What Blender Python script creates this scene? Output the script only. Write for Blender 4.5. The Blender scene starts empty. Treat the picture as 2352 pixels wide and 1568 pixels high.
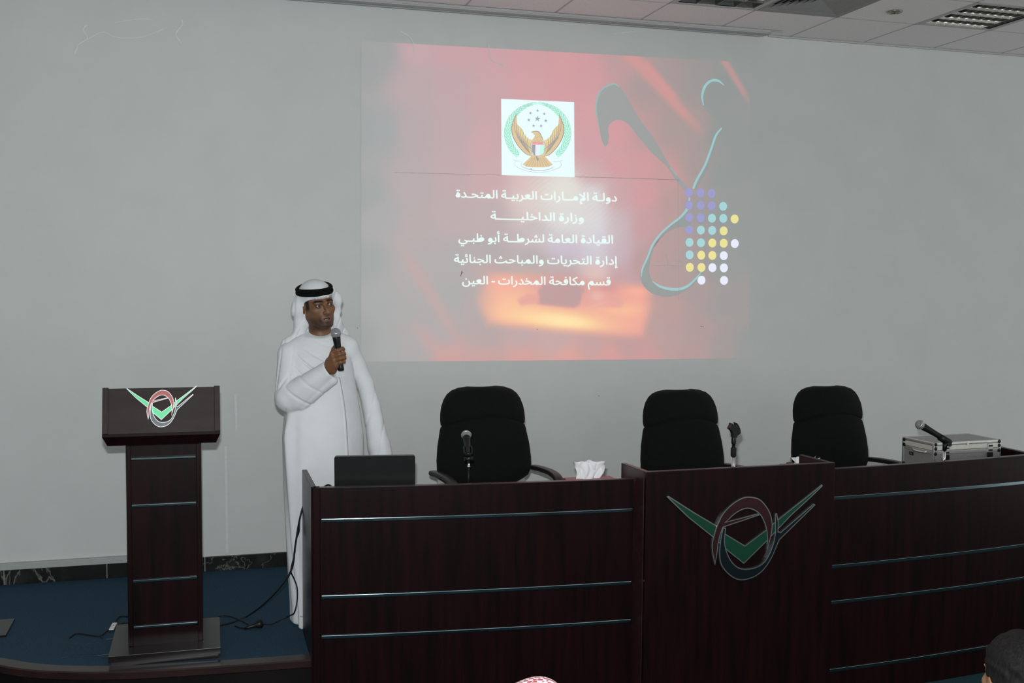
import bpy, bmesh, math, random
import numpy as np
from mathutils import Vector, Matrix, Quaternion, geometry

random.seed(7)
rng = np.random.default_rng(11)
C = bpy.context.scene.collection
PI = math.pi

# ---------------------------------------------------------------- materials
def srgb(r, g, b):
    f = lambda c: (c / 255 / 12.92) if c / 255 <= 0.04045 else ((c / 255 + 0.055) / 1.055) ** 2.4
    return (f(r), f(g), f(b), 1.0)

def lin3(r, g, b):
    return np.array(srgb(r, g, b)[:3])

class NT:
    def __init__(self, name):
        self.m = bpy.data.materials.new(name); self.m.use_nodes = True
        self.t = self.m.node_tree; self.b = self.t.nodes['Principled BSDF']
    def n(self, typ, **kw):
        x = self.t.nodes.new(typ)
        for k, v in kw.items():
            if k in x.inputs: x.inputs[k].default_value = v
            else: setattr(x, k, v)
        return x
    def l(self, a, b): self.t.links.new(a, b)

def mat(name, col, rough=0.5, metal=0.0, spec=0.5, noise=0.0, nscale=40, bump=0.0, bscale=300, coat=0.0, stretch=None, col2=None, sheen=0.0):
    k = NT(name); b = k.b
    b.inputs['Base Color'].default_value = tuple(col[:3]) + (1,)
    b.inputs['Roughness'].default_value = rough
    b.inputs['Metallic'].default_value = metal
    b.inputs['Specular IOR Level'].default_value = spec
    b.inputs['Coat Weight'].default_value = coat
    b.inputs['Sheen Weight'].default_value = sheen
    if noise or col2 is not None or bump:
        tc = k.n('ShaderNodeTexCoord'); mp = k.n('ShaderNodeMapping')
        if stretch: mp.inputs['Scale'].default_value = stretch
        k.l(tc.outputs['Object'], mp.inputs['Vector'])
    if noise or col2 is not None:
        nz = k.n('ShaderNodeTexNoise', Scale=nscale, Detail=5.0, Roughness=0.6); k.l(mp.outputs[0], nz.inputs['Vector'])
        rp = k.n('ShaderNodeValToRGB')
        c = np.array(col[:3])
        lo, hi = (c, np.array(col2[:3])) if col2 is not None else (c * (1 - noise), c * (1 + noise))
        rp.color_ramp.elements[0].position = 0.35; rp.color_ramp.elements[1].position = 0.65
        rp.color_ramp.elements[0].color = (*lo, 1); rp.color_ramp.elements[1].color = (*np.minimum(hi, 1), 1)
        k.l(nz.outputs[0], rp.inputs[0]); k.l(rp.outputs[0], b.inputs['Base Color'])
    if bump:
        nb = k.n('ShaderNodeTexNoise', Scale=bscale, Detail=3.0); k.l(tc.outputs['Object'], nb.inputs['Vector'])
        bp = k.n('ShaderNodeBump', Strength=bump, Distance=0.002); k.l(nb.outputs[0], bp.inputs['Height']); k.l(bp.outputs[0], b.inputs['Normal'])
    return k.m

WALL_C = (0.60, 0.618, 0.60)
M = {}
M['wall'] = mat('wall_paint', WALL_C, 0.7, spec=0.2, noise=0.02, nscale=3, bump=0.08, bscale=500)
M['scuff'] = mat('scuffed_paint', (0.70, 0.73, 0.72), 0.6, noise=0.08)
M['scuff2'] = mat('pale_scuff', (0.66, 0.68, 0.66), 0.6, noise=0.04)
M['scuff3'] = mat('faint_scuff', (0.625, 0.643, 0.625), 0.65, noise=0.04)
M['wallseam'] = mat('wall_seam', (0.47, 0.48, 0.475), 0.8, noise=0.1)
M['dirt'] = mat('wall_dirt', (0.15, 0.15, 0.15), 0.8, noise=0.1)
M['tile'] = mat('ceiling_tile', (0.78, 0.74, 0.725), 0.9, spec=0.1, noise=0.07, nscale=120, bump=0.15, bscale=250)
M['tbar'] = mat('ceiling_grid', (0.45, 0.44, 0.43), 0.7, spec=0.2, noise=0.05)
M['ctrim'] = mat('ceiling_edge_strip', (0.40, 0.40, 0.40), 0.6, noise=0.06, nscale=6, stretch=(0.3, 8, 8))
M['trunk'] = mat('cable_trunking', (0.37, 0.385, 0.38), 0.5, noise=0.04)
M['carpet'] = mat('blue_carpet', (0.031, 0.064, 0.096), 0.95, spec=0.05, noise=0.28, nscale=160, bump=0.5, bscale=700)
M['hallcarpet'] = mat('hall_carpet', (0.022, 0.058, 0.07), 0.95, spec=0.05, noise=0.25, nscale=160, bump=0.5, bscale=700)
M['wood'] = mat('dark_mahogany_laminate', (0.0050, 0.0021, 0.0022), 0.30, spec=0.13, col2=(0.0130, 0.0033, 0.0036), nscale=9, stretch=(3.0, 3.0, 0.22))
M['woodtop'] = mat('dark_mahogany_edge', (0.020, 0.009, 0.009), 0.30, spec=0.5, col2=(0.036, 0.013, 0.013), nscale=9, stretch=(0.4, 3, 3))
M['nosing'] = mat('stage_nosing_wood', (0.016, 0.0075, 0.0065), 0.30, spec=0.45, col2=(0.026, 0.011, 0.0095), nscale=8, stretch=(0.5, 3, 3))
M['board'] = mat('lectern_plinth_laminate', (0.0085, 0.005, 0.0048), 0.27, spec=0.42, col2=(0.013, 0.008, 0.0075), nscale=8, stretch=(0.5, 3, 3))
M['panel'] = mat('lectern_panel_laminate', (0.021, 0.0145, 0.0130), 0.5, spec=0.16, col2=(0.030, 0.021, 0.0185), nscale=7, stretch=(0.6, 3, 3))
M['stagefront'] = mat('stage_front_board', (0.0050, 0.0035, 0.0035), 0.6, spec=0.12, noise=0.3, nscale=6)
M['chrome'] = mat('chrome_strip', (0.21, 0.28, 0.30), 0.14, metal=1.0, noise=0.06, nscale=5)
M['chrome2'] = mat('bright_chrome', (0.75, 0.76, 0.78), 0.12, metal=1.0, noise=0.04, nscale=20)
M['blackplastic'] = mat('black_plastic', (0.0065, 0.0065, 0.0065), 0.42, spec=0.28, noise=0.15, nscale=60)
M['blackrubber'] = mat('black_rubber', (0.010, 0.010, 0.010), 0.7, spec=0.2, noise=0.15)
M['cable'] = mat('black_cable', (0.006, 0.006, 0.007), 0.55, spec=0.3, noise=0.1)
M['fabric'] = mat('black_chair_fabric', (0.0062, 0.0068, 0.0066), 0.95, spec=0.08, noise=0.35, nscale=250, bump=0.5, bscale=900, sheen=0.02)
M['greyplastic'] = mat('grey_plastic', (0.33, 0.31, 0.31), 0.5, noise=0.05)
M['armplastic'] = mat('armrest_plastic', (0.018, 0.015, 0.015), 0.4, spec=0.5, noise=0.1)
M['alu'] = mat('brushed_aluminium', (0.62, 0.61, 0.60), 0.33, metal=0.85, noise=0.06, nscale=14)
M['alupanel'] = mat('silver_case_panel', (0.30, 0.29, 0.285), 0.42, metal=0.35, noise=0.14, nscale=220)
M['alucream'] = mat('pale_case_extrusion', (0.60, 0.61, 0.53), 0.4, metal=0.25, noise=0.04)
M['marble_joint'] = mat('marble_joint', (0.28, 0.28, 0.27), 0.7, noise=0.1)
M['mesh_grille'] = mat('microphone_grille', (0.34, 0.36, 0.37), 0.42, metal=0.6, noise=0.15, nscale=900, bump=1.0, bscale=1500)
M['redcard'] = mat('crimson_card', (0.30, 0.02, 0.035), 0.5, noise=0.08)
M['darkredcard'] = mat('dark_crimson_card', (0.075, 0.012, 0.016), 0.5, noise=0.08)
M['creamcard'] = mat('cream_card', (0.62, 0.60, 0.45), 0.5, noise=0.05)
M['pinkcard'] = mat('pink_card', (0.42, 0.13, 0.17), 0.55, noise=0.05)
M['tissue'] = mat('white_tissue', (0.80, 0.80, 0.81), 0.9, spec=0.1, noise=0.03, bump=0.1)
M['cloth'] = mat('white_robe_cloth', (0.67, 0.685, 0.70), 0.85, spec=0.15, noise=0.02, nscale=15, bump=0.08, bscale=600)
M['scarf'] = mat('white_headscarf_cloth', (0.67, 0.685, 0.70), 0.85, spec=0.15, noise=0.02, nscale=15, bump=0.1, bscale=500)
M['agal'] = mat('black_wool_cord', (0.004, 0.004, 0.004), 0.9, spec=0.1, noise=0.3, nscale=300, bump=0.6, bscale=500)
M['ink'] = mat('dark_thread', (0.02, 0.02, 0.02), 0.8, noise=0.1)
M['white_tag'] = mat('white_label_tape', (0.66, 0.66, 0.64), 0.6, noise=0.08)
M['eye'] = mat('eye_white', (0.36, 0.34, 0.32), 0.25, noise=0.04)
M['iris'] = mat('dark_iris', (0.012, 0.008, 0.006), 0.15, noise=0.1)
M['teeth'] = mat('teeth', (0.40, 0.36, 0.31), 0.4, noise=0.05)
M['lid'] = mat('laptop_lid', (0.0095, 0.0105, 0.0095), 0.36, spec=0.5, noise=0.1, nscale=20)
M['lidedge'] = mat('laptop_edge', (0.16, 0.15, 0.145), 0.35, metal=0.6, noise=0.05)
M['screen'] = mat('laptop_screen', (0.03, 0.04, 0.06), 0.2, noise=0.1)
M['silver_rim'] = mat('emblem_silver_rim', (0.34, 0.37, 0.37), 0.28, metal=0.9, noise=0.04)
M['em_green'] = mat('emblem_green', (0.006, 0.060, 0.032), 0.3, metal=0.35, noise=0.05)
M['em_red'] = mat('emblem_red', (0.034, 0.007, 0.008), 0.3, metal=0.35, noise=0.05)
M['em_blue'] = mat('emblem_navy', (0.003, 0.009, 0.013), 0.3, metal=0.35, noise=0.05)
M['pe_white'] = mat('lectern_emblem_white_rim', (0.93, 0.93, 0.92), 0.3, noise=0.02)  # lectern emblem set: flash glare put into brighter colours than the desk emblem
M['pe_green'] = mat('lectern_emblem_green', (0.10, 0.80, 0.33), 0.3, noise=0.03)
M['pe_red'] = mat('lectern_emblem_red', (0.44, 0.085, 0.070), 0.3, noise=0.03)
M['pe_blue'] = mat('lectern_emblem_slate', (0.060, 0.085, 0.10), 0.3, noise=0.03)
M['reflector'] = mat('lamp_reflector', (0.27, 0.265, 0.25), 0.18, metal=0.95, noise=0.08, nscale=30)
M['lampdark'] = mat('lamp_housing', (0.10, 0.10, 0.095), 0.5, noise=0.1)
M['lampframe'] = mat('lamp_frame', (0.40, 0.385, 0.37), 0.5, noise=0.04)
M['tube_glass'] = mat('fluorescent_tube', (0.36, 0.36, 0.34), 0.3, noise=0.02)
M['ventm'] = mat('vent_blade', (0.24, 0.235, 0.225), 0.6, noise=0.06)
M['ventdark'] = mat('vent_void', (0.03, 0.03, 0.03), 0.9, noise=0.1)
M['brass'] = mat('sprinkler_cup', (0.30, 0.26, 0.20), 0.3, metal=0.8, noise=0.1)
M['shirt'] = mat('dark_shirt', (0.02, 0.02, 0.025), 0.9, spec=0.1, noise=0.2)
M['hair'] = mat('dark_hair', (0.0085, 0.0072, 0.0068), 0.8, spec=0.2, noise=0.5, nscale=70, bump=0.8, bscale=250, stretch=(2, 2, 0.6))

def marble():
    k = NT('black_marble'); tc = k.n('ShaderNodeTexCoord')
    nz = k.n('ShaderNodeTexNoise', Scale=1.7, Detail=7.0, Roughness=0.55, Distortion=1.4); k.l(tc.outputs['Object'], nz.inputs['Vector'])
    ab = k.n('ShaderNodeMath', operation='SUBTRACT'); ab.inputs[1].default_value = 0.5; k.l(nz.outputs[0], ab.inputs[0])
    ab2 = k.n('ShaderNodeMath', operation='ABSOLUTE'); k.l(ab.outputs[0], ab2.inputs[0])
    rp = k.n('ShaderNodeValToRGB'); e = rp.color_ramp.elements
    e[0].position = 0.0; e[0].color = (0.15, 0.15, 0.135, 1); e[1].position = 0.0065; e[1].color = (0.0055, 0.0055, 0.0055, 1)
    n2 = k.n('ShaderNodeTexNoise', Scale=9.0, Detail=4.0); k.l(tc.outputs['Object'], n2.inputs['Vector'])
    r2 = k.n('ShaderNodeValToRGB'); r2.color_ramp.elements[0].position = 0.5; r2.color_ramp.elements[1].position = 0.75
    r2.color_ramp.elements[0].color = (0, 0, 0, 1); r2.color_ramp.elements[1].color = (0.014, 0.014, 0.012, 1)
    k.l(ab2.outputs[0], rp.inputs[0]); k.l(n2.outputs[0], r2.inputs[0])
    ad = k.n('ShaderNodeMixRGB', blend_type='ADD'); ad.inputs[0].default_value = 1
    k.l(rp.outputs[0], ad.inputs[1]); k.l(r2.outputs[0], ad.inputs[2]); k.l(ad.outputs[0], k.b.inputs['Base Color'])
    k.b.inputs['Roughness'].default_value = 0.4; k.b.inputs['Specular IOR Level'].default_value = 0.22
    return k.m
M['marble'] = marble()

def attr_mat(name, rough=0.6, spec=0.3, bump=0.0):
    k = NT(name); a = k.n('ShaderNodeVertexColor'); a.layer_name = 'Col'
    k.l(a.outputs[0], k.b.inputs['Base Color']); k.b.inputs['Roughness'].default_value = rough; k.b.inputs['Specular IOR Level'].default_value = spec
    if bump:
        tc = k.n('ShaderNodeTexCoord'); nb = k.n('ShaderNodeTexNoise', Scale=260.0, Detail=3.0); k.l(tc.outputs['Object'], nb.inputs['Vector'])
        bp = k.n('ShaderNodeBump', Strength=bump, Distance=0.001); k.l(nb.outputs[0], bp.inputs['Height']); k.l(bp.outputs[0], k.b.inputs['Normal'])
    return k.m
M['skin'] = attr_mat('skin', 0.5, 0.35, 0.15)

def glow(name, add):
    """wall paint that also carries the projector's light (the projected picture)"""
    k = NT(name); k.b.inputs['Base Color'].default_value = (*WALL_C, 1); k.b.inputs['Roughness'].default_value = 0.7; k.b.inputs['Specular IOR Level'].default_value = 0.2
    if add is None:
        a = k.n('ShaderNodeVertexColor'); a.layer_name = 'Col'; k.l(a.outputs[0], k.b.inputs['Emission Color'])
    else: k.b.inputs['Emission Color'].default_value = (*add, 1)
    k.b.inputs['Emission Strength'].default_value = 1.0
    return k.m
BASE = lin3(151, 155, 155)                       # the bare wall as the room lights it
def shine(r, g, b): return np.maximum(lin3(r, g, b) - BASE, 0.0)

# ---------------------------------------------------------------- scene helpers
WM = {}
def link(o, parent=None, wm=None):
    C.objects.link(o)
    if parent is not None: o.parent = parent
    WM[o.name] = wm if wm is not None else (WM[parent.name] if parent is not None else Matrix.Identity(4))
    return o
def thing(name, label, cat, loc=(0, 0, 0), rotz=0.0, group=None, wm=None):
    o = bpy.data.objects.new(name, None); o.empty_display_size = 0.05
    m = wm if wm is not None else Matrix.Translation(loc) @ Matrix.Rotation(rotz, 4, 'Z')
    o.matrix_world = m
    link(o, None, m); tag(o, label, cat, group); return o
def tag(o, label=None, cat=None, group=None, kind=None):
    if label: o['label'] = label
    if cat: o['category'] = cat
    if group: o['group'] = group
    if kind: o['kind'] = kind
    return o
def dup(root, wm, label, group=None):
    r = root.copy(); C.objects.link(r); r.matrix_world = wm; r['label'] = label
    if group: r['group'] = group
    for ch in list(root.children):
        c = ch.copy(); C.objects.link(c); c.parent = r
        for g in list(ch.children):
            d = g.copy(); C.objects.link(d); d.parent = c
    return r

def cdt(poly):
    """triangles that fill a (possibly concave or self-touching) outline"""
    n = len(poly); c0 = Vector(poly[0]); sc = max(max(abs(p[0] - c0.x), abs(p[1] - c0.y)) for p in poly)
    P2 = [(Vector(p) - c0) / sc for p in poly]
    V, _, T, *_r = geometry.delaunay_2d_cdt(P2, [(k, (k + 1) % n) for k in range(n)], [], 1, 1e-6)
    return [tuple(v * sc + c0) for v in V], [tuple(t) for t in T]

class MB:
    """collects shapes (given in world space, or in the thing's own space when local=True) into ONE mesh"""
    def __init__(self): self.v = []; self.f = []; self.mi = []; self.sm = []
    def add(self, vs, fs, mi=0, smooth=False):
        o = len(self.v); self.v += [tuple(map(float, p)) for p in vs]
        self.f += [tuple(i + o for i in f) for f in fs]; self.mi += [mi] * len(fs); self.sm += [smooth] * len(fs); return self
    def box(self, lo, hi, mi=0, rot=None, piv=None):
        x0, y0, z0 = lo; x1, y1, z1 = hi
        vs = [Vector(p) for p in ((x0,y0,z0),(x1,y0,z0),(x1,y1,z0),(x0,y1,z0),(x0,y0,z1),(x1,y0,z1),(x1,y1,z1),(x0,y1,z1))]
        if rot is not None:
            pv = Vector(piv) if piv is not None else sum(vs, Vector()) / 8
            vs = [pv + rot @ (p - pv) for p in vs]
        return self.add(vs, [(0,3,2,1),(4,5,6,7),(0,1,5,4),(1,2,6,5),(2,3,7,6),(3,0,4,7)], mi)
    def tube(self, pts, r, n=10, mi=0, cap=True, smooth=True):
        pts = [Vector(p) for p in pts]; k = len(pts)
        rs = r if hasattr(r, '__len__') else [r] * k
        vs = []; fs = []; up = None
        for i, p in enumerate(pts):
            t = (pts[min(i + 1, k - 1)] - pts[max(i - 1, 0)]).normalized()
            if up is None:
                up = t.orthogonal().normalized()
            up = (up - t * up.dot(t)).normalized(); w = t.cross(up)
            for j in range(n):
                a = 2 * PI * j / n; vs.append(p + (up * math.cos(a) + w * math.sin(a)) * rs[i])
        for i in range(k - 1):
            for j in range(n):
                a, b = i * n + j, i * n + (j + 1) % n; fs.append((a, b, b + n, a + n))
        self.add(vs, fs, mi, smooth)
        if cap:
            o = len(self.v) - len(vs)
            self.f += [tuple(o + j for j in reversed(range(n))), tuple(o + (k - 1) * n + j for j in range(n))]; self.mi += [mi, mi]; self.sm += [False, False]
        return self
    def lathe(self, prof, n=24, mi=0, mtx=None, smooth=True):
        vs = []; fs = []
        for r, z in prof:
            for j in range(n):
                a = 2 * PI * j / n; p = Vector((r * math.cos(a), r * math.sin(a), z)); vs.append(mtx @ p if mtx is not None else p)
        k = len(prof)
        for i in range(k - 1):
            for j in range(n):
                a, b = i * n + j, i * n + (j + 1) % n; fs.append((a, b, b + n, a + n))
        fs += [tuple(reversed(range(n))), tuple((k - 1) * n + j for j in range(n))]
        return self.add(vs, fs, mi, smooth)
    def prism(self, poly, fn, d0, d1, mi=0):
        """poly 2D, fn(u, v, d) -> world point"""
        if len(poly) > 8: return self.prism_cdt(poly, fn, d0, d1, mi)
        n = len(poly)
        vs = [fn(u, v, d0) for u, v in poly] + [fn(u, v, d1) for u, v in poly]
        fs = [tuple(range(n)), tuple(reversed(range(n, 2 * n)))] + [(j, j + n, (j + 1) % n + n, (j + 1) % n) for j in range(n)]
        return self.add(vs, fs, mi)
    def prism_cdt(self, poly, fn, d0, d1, mi=0):
        V, T = cdt(poly); n = len(V); cnt = {}
        for t in T:
            for a, b in zip(t, t[1:] + t[:1]): cnt[(a, b)] = 1
        edge = [(a, b) for a, b in cnt if (b, a) not in cnt]
        self.add([fn(u, v, d0) for u, v in V] + [fn(u, v, d1) for u, v in V], [tuple(reversed(t)) for t in T] + [tuple(i + n for i in t) for t in T] + [(a, b, b + n, a + n) for a, b in edge], mi)
        return self
    def flat(self, poly, fn, d, mi=0):
        if len(poly) <= 4: return self.add([fn(u, v, d) for u, v in poly], [tuple(range(len(poly)))], mi)
        V, T = cdt(poly); return self.add([fn(u, v, d) for u, v in V], T, mi)
    def build(self, name, mats, parent=None, bevel=0.0, local=False, seg=2, weld=False, fixn=True):
        me = bpy.data.meshes.new(name); inv = None
        vs = self.v
        if parent is not None and not local:
            inv = WM[parent.name].inverted(); vs = [tuple(inv @ Vector(p)) for p in vs]
        me.from_pydata(vs, [], self.f)
        for m in (mats if isinstance(mats, (list, tuple)) else [mats]): me.materials.append(m)
        me.polygons.foreach_set('material_index', self.mi); me.polygons.foreach_set('use_smooth', self.sm)
        bm = bmesh.new(); bm.from_mesh(me)
        if weld: bmesh.ops.remove_doubles(bm, verts=bm.verts, dist=1e-5)
        if fixn: bmesh.ops.recalc_face_normals(bm, faces=bm.faces)
        bm.to_mesh(me); bm.free(); me.update()
        o = bpy.data.objects.new(name, me); link(o, parent)
        if bevel:
            md = o.modifiers.new('Bevel', 'BEVEL'); md.width = bevel; md.segments = seg; md.limit_method = 'ANGLE'; md.angle_limit = 0.7
        return o

def grid_obj(name, vs, nx, ny, m, parent=None, col=None, smooth=False):
    fs = [(j * nx + i, j * nx + i + 1, (j + 1) * nx + i + 1, (j + 1) * nx + i) for j in range(ny - 1) for i in range(nx - 1)]
    mb = MB(); mb.add(vs, fs, 0, smooth); o = mb.build(name, m, parent, fixn=False)
    if col is not None:
        a = o.data.color_attributes.new('Col', 'FLOAT_COLOR', 'POINT')
        a.data.foreach_set('color', np.concatenate([np.asarray(col, np.float32), np.ones((len(col), 1), np.float32)], 1).ravel())
    return o

def smooth_path(pts, n=8):
    """Catmull-Rom through the points"""
    P = [Vector(p) for p in pts]; P = [P[0] * 2 - P[1]] + P + [P[-1] * 2 - P[-2]]; out = []
    for i in range(1, len(P) - 2):
        for k in range(n):
            t = k / n; a, b, c, d = P[i - 1], P[i], P[i + 1], P[i + 2]
            out.append(0.5 * ((2 * b) + (c - a) * t + (2 * a - 5 * b + 4 * c - d) * t * t + (3 * b - a - 3 * c + d) * t ** 3))
    out.append(P[-2]); return out
def smooth2(pts, n=5):
    return [(p.x, p.y) for p in smooth_path([(a, b, 0) for a, b in pts], n)]

# ---------------------------------------------------------------- implicit surfaces (organic shapes)
def sd_cone(p, a, b, ra, rb):
    """capsule with a radius at each end"""
    a = np.asarray(a, np.float32); b = np.asarray(b, np.float32); ba = b - a
    t = np.clip(((p - a) @ ba) / max(float(ba @ ba), 1e-9), 0, 1)
    return np.linalg.norm(p - a - t[:, None] * ba, axis=1) - (ra + (rb - ra) * t)
def sd_ell(p, c, r, Rm=None):
    q = p - np.asarray(c, np.float32)
    if Rm is not None: q = q @ np.asarray(Rm, np.float32)
    r = np.asarray(r, np.float32); k0 = np.linalg.norm(q / r, axis=1); k1 = np.linalg.norm(q / (r * r), axis=1)
    return k0 * (k0 - 1) / np.maximum(k1, 1e-6)
def sd_box(p, c, h, Rm=None, r=0.0):
    q = p - np.asarray(c, np.float32)
    if Rm is not None: q = q @ np.asarray(Rm, np.float32)
    q = np.abs(q) - (np.asarray(h, np.float32) - r)
    return np.linalg.norm(np.maximum(q, 0), axis=1) + np.minimum(q.max(1), 0) - r
def smin(a, b, k):
    h = np.clip(0.5 + 0.5 * (b - a) / k, 0, 1); return b + (a - b) * h - k * h * (1 - h)
def smax(a, b, k): return -smin(-a, -b, k)

def axis(lo, hi, h, fine=None):
    """grid coordinates lo..hi with step h, or a finer step between fine[0] and fine[1]"""
    out = [lo]
    while out[-1] < hi:
        x = out[-1]; out.append(x + (fine[2] if fine and fine[0] <= x < fine[1] else h))
    return np.array(out, np.float32)

def polygonise(f, xs, ys, zs, blk=12):
    nx, ny, nz = len(xs), len(ys), len(zs)
    V = np.full((nx, ny, nz), 1.0, np.float32)
    for i in range(0, nx, blk):
        for j in range(0, ny, blk):
            X, Y, Z = xs[i:i + blk], ys[j:j + blk], None
            cs = []; ks = list(range(0, nz, blk))
            for k in ks:
                Zb = zs[k:k + blk]; cs.append(((X[0] + X[-1]) / 2, (Y[0] + Y[-1]) / 2, (Zb[0] + Zb[-1]) / 2))
            dc = f(np.array(cs, np.float32))
            for k, d in zip(ks, dc):
                Zb = zs[k:k + blk]
                rad = 0.5 * math.sqrt((X[-1] - X[0]) ** 2 + (Y[-1] - Y[0]) ** 2 + (Zb[-1] - Zb[0]) ** 2)
                if abs(d) > rad * 1.5 + 0.025: V[i:i + blk, j:j + blk, k:k + blk] = d; continue
                g = np.stack(np.meshgrid(X, Y, Zb, indexing='ij'), -1).reshape(-1, 3)
                V[i:i + blk, j:j + blk, k:k + blk] = f(g).reshape(len(X), len(Y), len(Zb))
    S = V < 0
    off = [(a, b, c) for a in (0, 1) for b in (0, 1) for c in (0, 1)]
    sl = lambda A, o: A[o[0]:A.shape[0] - 1 + o[0], o[1]:A.shape[1] - 1 + o[1], o[2]:A.shape[2] - 1 + o[2]]
    cnt = sum(sl(S, o).astype(np.int8) for o in off)
    act = np.argwhere((cnt > 0) & (cnt < 8))
    idx = np.full(cnt.shape, -1, np.int32); idx[act[:, 0], act[:, 1], act[:, 2]] = np.arange(len(act))
    cv = {o: V[act[:, 0] + o[0], act[:, 1] + o[1], act[:, 2] + o[2]] for o in off}
    acc = np.zeros((len(act), 3), np.float32); num = np.zeros(len(act), np.float32)
    for o in off:
        for ax in range(3):
            if o[ax]: continue
            q = list(o); q[ax] = 1; q = tuple(q); a, b = cv[o], cv[q]
            m = (a < 0) != (b < 0); t = np.where(m, a / np.where(np.abs(a - b) < 1e-12, 1, a - b), 0)
            pos = np.tile(np.array(o, np.float32), (len(act), 1)); pos[:, ax] += t
            acc += np.where(m[:, None], pos, 0); num += m
    gp = act + acc / num[:, None]
    P = np.stack([np.interp(gp[:, a], np.arange(len(s)), s) for a, s in enumerate((xs, ys, zs))], 1)
    faces = []
    for ax in range(3):
        A = S if ax == 0 else S
        s0 = [slice(None)] * 3; s1 = [slice(None)] * 3; s0[ax] = slice(0, -1); s1[ax] = slice(1, None)
        ed = np.argwhere(S[tuple(s0)] != S[tuple(s1)])
        u, w = [(1, 2), (2, 0), (0, 1)][ax]
        ok = (ed[:, u] > 0) & (ed[:, w] > 0) & (ed[:, u] < S.shape[u] - 1) & (ed[:, w] < S.shape[w] - 1); ed = ed[ok]
        def cell(du, dw):
            c = ed.copy(); c[:, u] -= du; c[:, w] -= dw; return idx[c[:, 0], c[:, 1], c[:, 2]]
        q = np.stack([cell(0, 0), cell(1, 0), cell(1, 1), cell(0, 1)], 1)
        inside = S[ed[:, 0], ed[:, 1], ed[:, 2]]
        q[~inside] = q[~inside][:, ::-1]
        faces.append(q)
    F = np.concatenate(faces); F = F[(F >= 0).all(1)]
    return P, F

def organic(name, f, ax3, m, parent, col=None, relax=1):
    P, F = polygonise(f, *ax3)
    for _ in range(relax):                       # one light smoothing pass
        E = np.concatenate([F[:, [0, 1]], F[:, [1, 2]], F[:, [2, 3]], F[:, [3, 0]]])
        s = np.zeros_like(P); n = np.zeros(len(P))
        np.add.at(s, E[:, 0], P[E[:, 1]]); np.add.at(n, E[:, 0], 1)
        P = np.where(n[:, None] > 0, 0.5 * P + 0.5 * s / np.maximum(n, 1)[:, None], P)
    colv = col(P) if col is not None else None
    inv = np.array(WM[parent.name].inverted()) if parent is not None else np.eye(4)
    L = P @ inv[:3, :3].T + inv[:3, 3]
    me = bpy.data.meshes.new(name); me.vertices.add(len(L)); me.vertices.foreach_set('co', L.astype(np.float32).ravel())
    me.loops.add(F.size); me.loops.foreach_set('vertex_index', F.astype(np.int32).ravel())
    me.polygons.add(len(F)); me.polygons.foreach_set('loop_start', np.arange(0, F.size, 4, dtype=np.int32))
    me.update(calc_edges=True); me.validate()
    me.polygons.foreach_set('use_smooth', np.ones(len(me.polygons), bool)); me.materials.append(m)
    if colv is not None:
        a = me.color_attributes.new('Col', 'FLOAT_COLOR', 'POINT')
        a.data.foreach_set('color', np.concatenate([colv.astype(np.float32), np.ones((len(colv), 1), np.float32)], 1).ravel())
    o = bpy.data.objects.new(name, me); return link(o, parent)
FLASH, DAY, AMBIENT_C = 150, 1.05, (0.97, 1.0, 1.0)

# ================================================================ THE SETTING
H = 3.568          # ceiling above the stage floor
ZH = -0.387        # hall floor
XL, XR, YB = -3.6, 9.5, -11.0
def struct(o): o['kind'] = 'structure'; return o

# back wall, with its scuffs, joint lines and dirt specks
mb = MB(); mb.box((XL, 0, ZH), (XR, 0.12, H + 0.1))
def wpt(px, py):                                # picture coordinates on the wall surface
    h = HM; d = h[6] * px + h[7] * py + 1
    return (h[0] * px + h[1] * py + h[2]) / d, (h[3] * px + h[4] * py + h[5]) / d
HM = [0.00241656246, -2.38281861e-05, -1.10119943, -0.000169345119, -0.0025518922, 3.42434526, -0.000101839912, -2.18938073e-05]
def wall_streak(pts, w, mi, d=-0.0048):
    pts = smooth_path([(*wpt(*p), 0) for p in pts], 4)
    for a, b in zip(pts[:-1], pts[1:]):
        t = (b - a).normalized(); n = Vector((-t.y, t.x, 0)) * w / 2
        mb.add([(q.x, d, q.y) for q in (a - n, b - n, b + n, a + n)], [(0, 1, 2, 3)], mi)
for pts in ([(200, 57), (193, 64), (193, 72), (201, 84), (198, 91), (180, 103), (178, 110), (172, 122)], [(418, 45), (419, 57), (410, 68), (404, 80), (416, 98)],
            [(921, 73), (938, 83), (949, 99), (951, 125)], [(1117, 98), (1121, 99), (1124, 118), (1128, 138), (1142, 145), (1162, 153)]):
    wall_streak(pts, 0.0055, 1)
for pts in ([(200, 91), (235, 74), (262, 84), (290, 88), (330, 84), (375, 67)], [(262, 52), (320, 44), (350, 46)], [(1410, 78), (1460, 72), (1485, 70)]): wall_streak(pts, 0.003, 1)
wall_streak([(518, 1025), (520, 1130), (522, 1270)], 0.010, 4); wall_streak([(541, 912), (543, 985)], 0.010, 4)
wall_streak([(518, 1025), (520, 1130), (522, 1270)], 0.018, 5, -0.0044); wall_streak([(541, 905), (543, 990)], 0.018, 5, -0.0044)
wall_streak([(905, 396), (1030, 399), (1150, 402)], 0.0028, 2); wall_streak([(1320, 406), (1440, 409), (1560, 413)], 0.0035, 2)
wall_streak([(1557, 413), (1558, 500), (1559, 690)], 0.0012, 2)
for p in ((820, 752), (1609, 749), (1613, 749), (1233, 755), (1374, 908), (1062, 625)): wall_streak([p, (p[0] + 2, p[1] + 1.4)], 0.004, 3)
wall_streak([(1061, 622), (1058, 634)], 0.004, 3)
struct(mb.build('wall_back', [M['wall'], M['scuff'], M['wallseam'], M['dirt'], M['scuff2'], M['scuff3']]))
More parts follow.
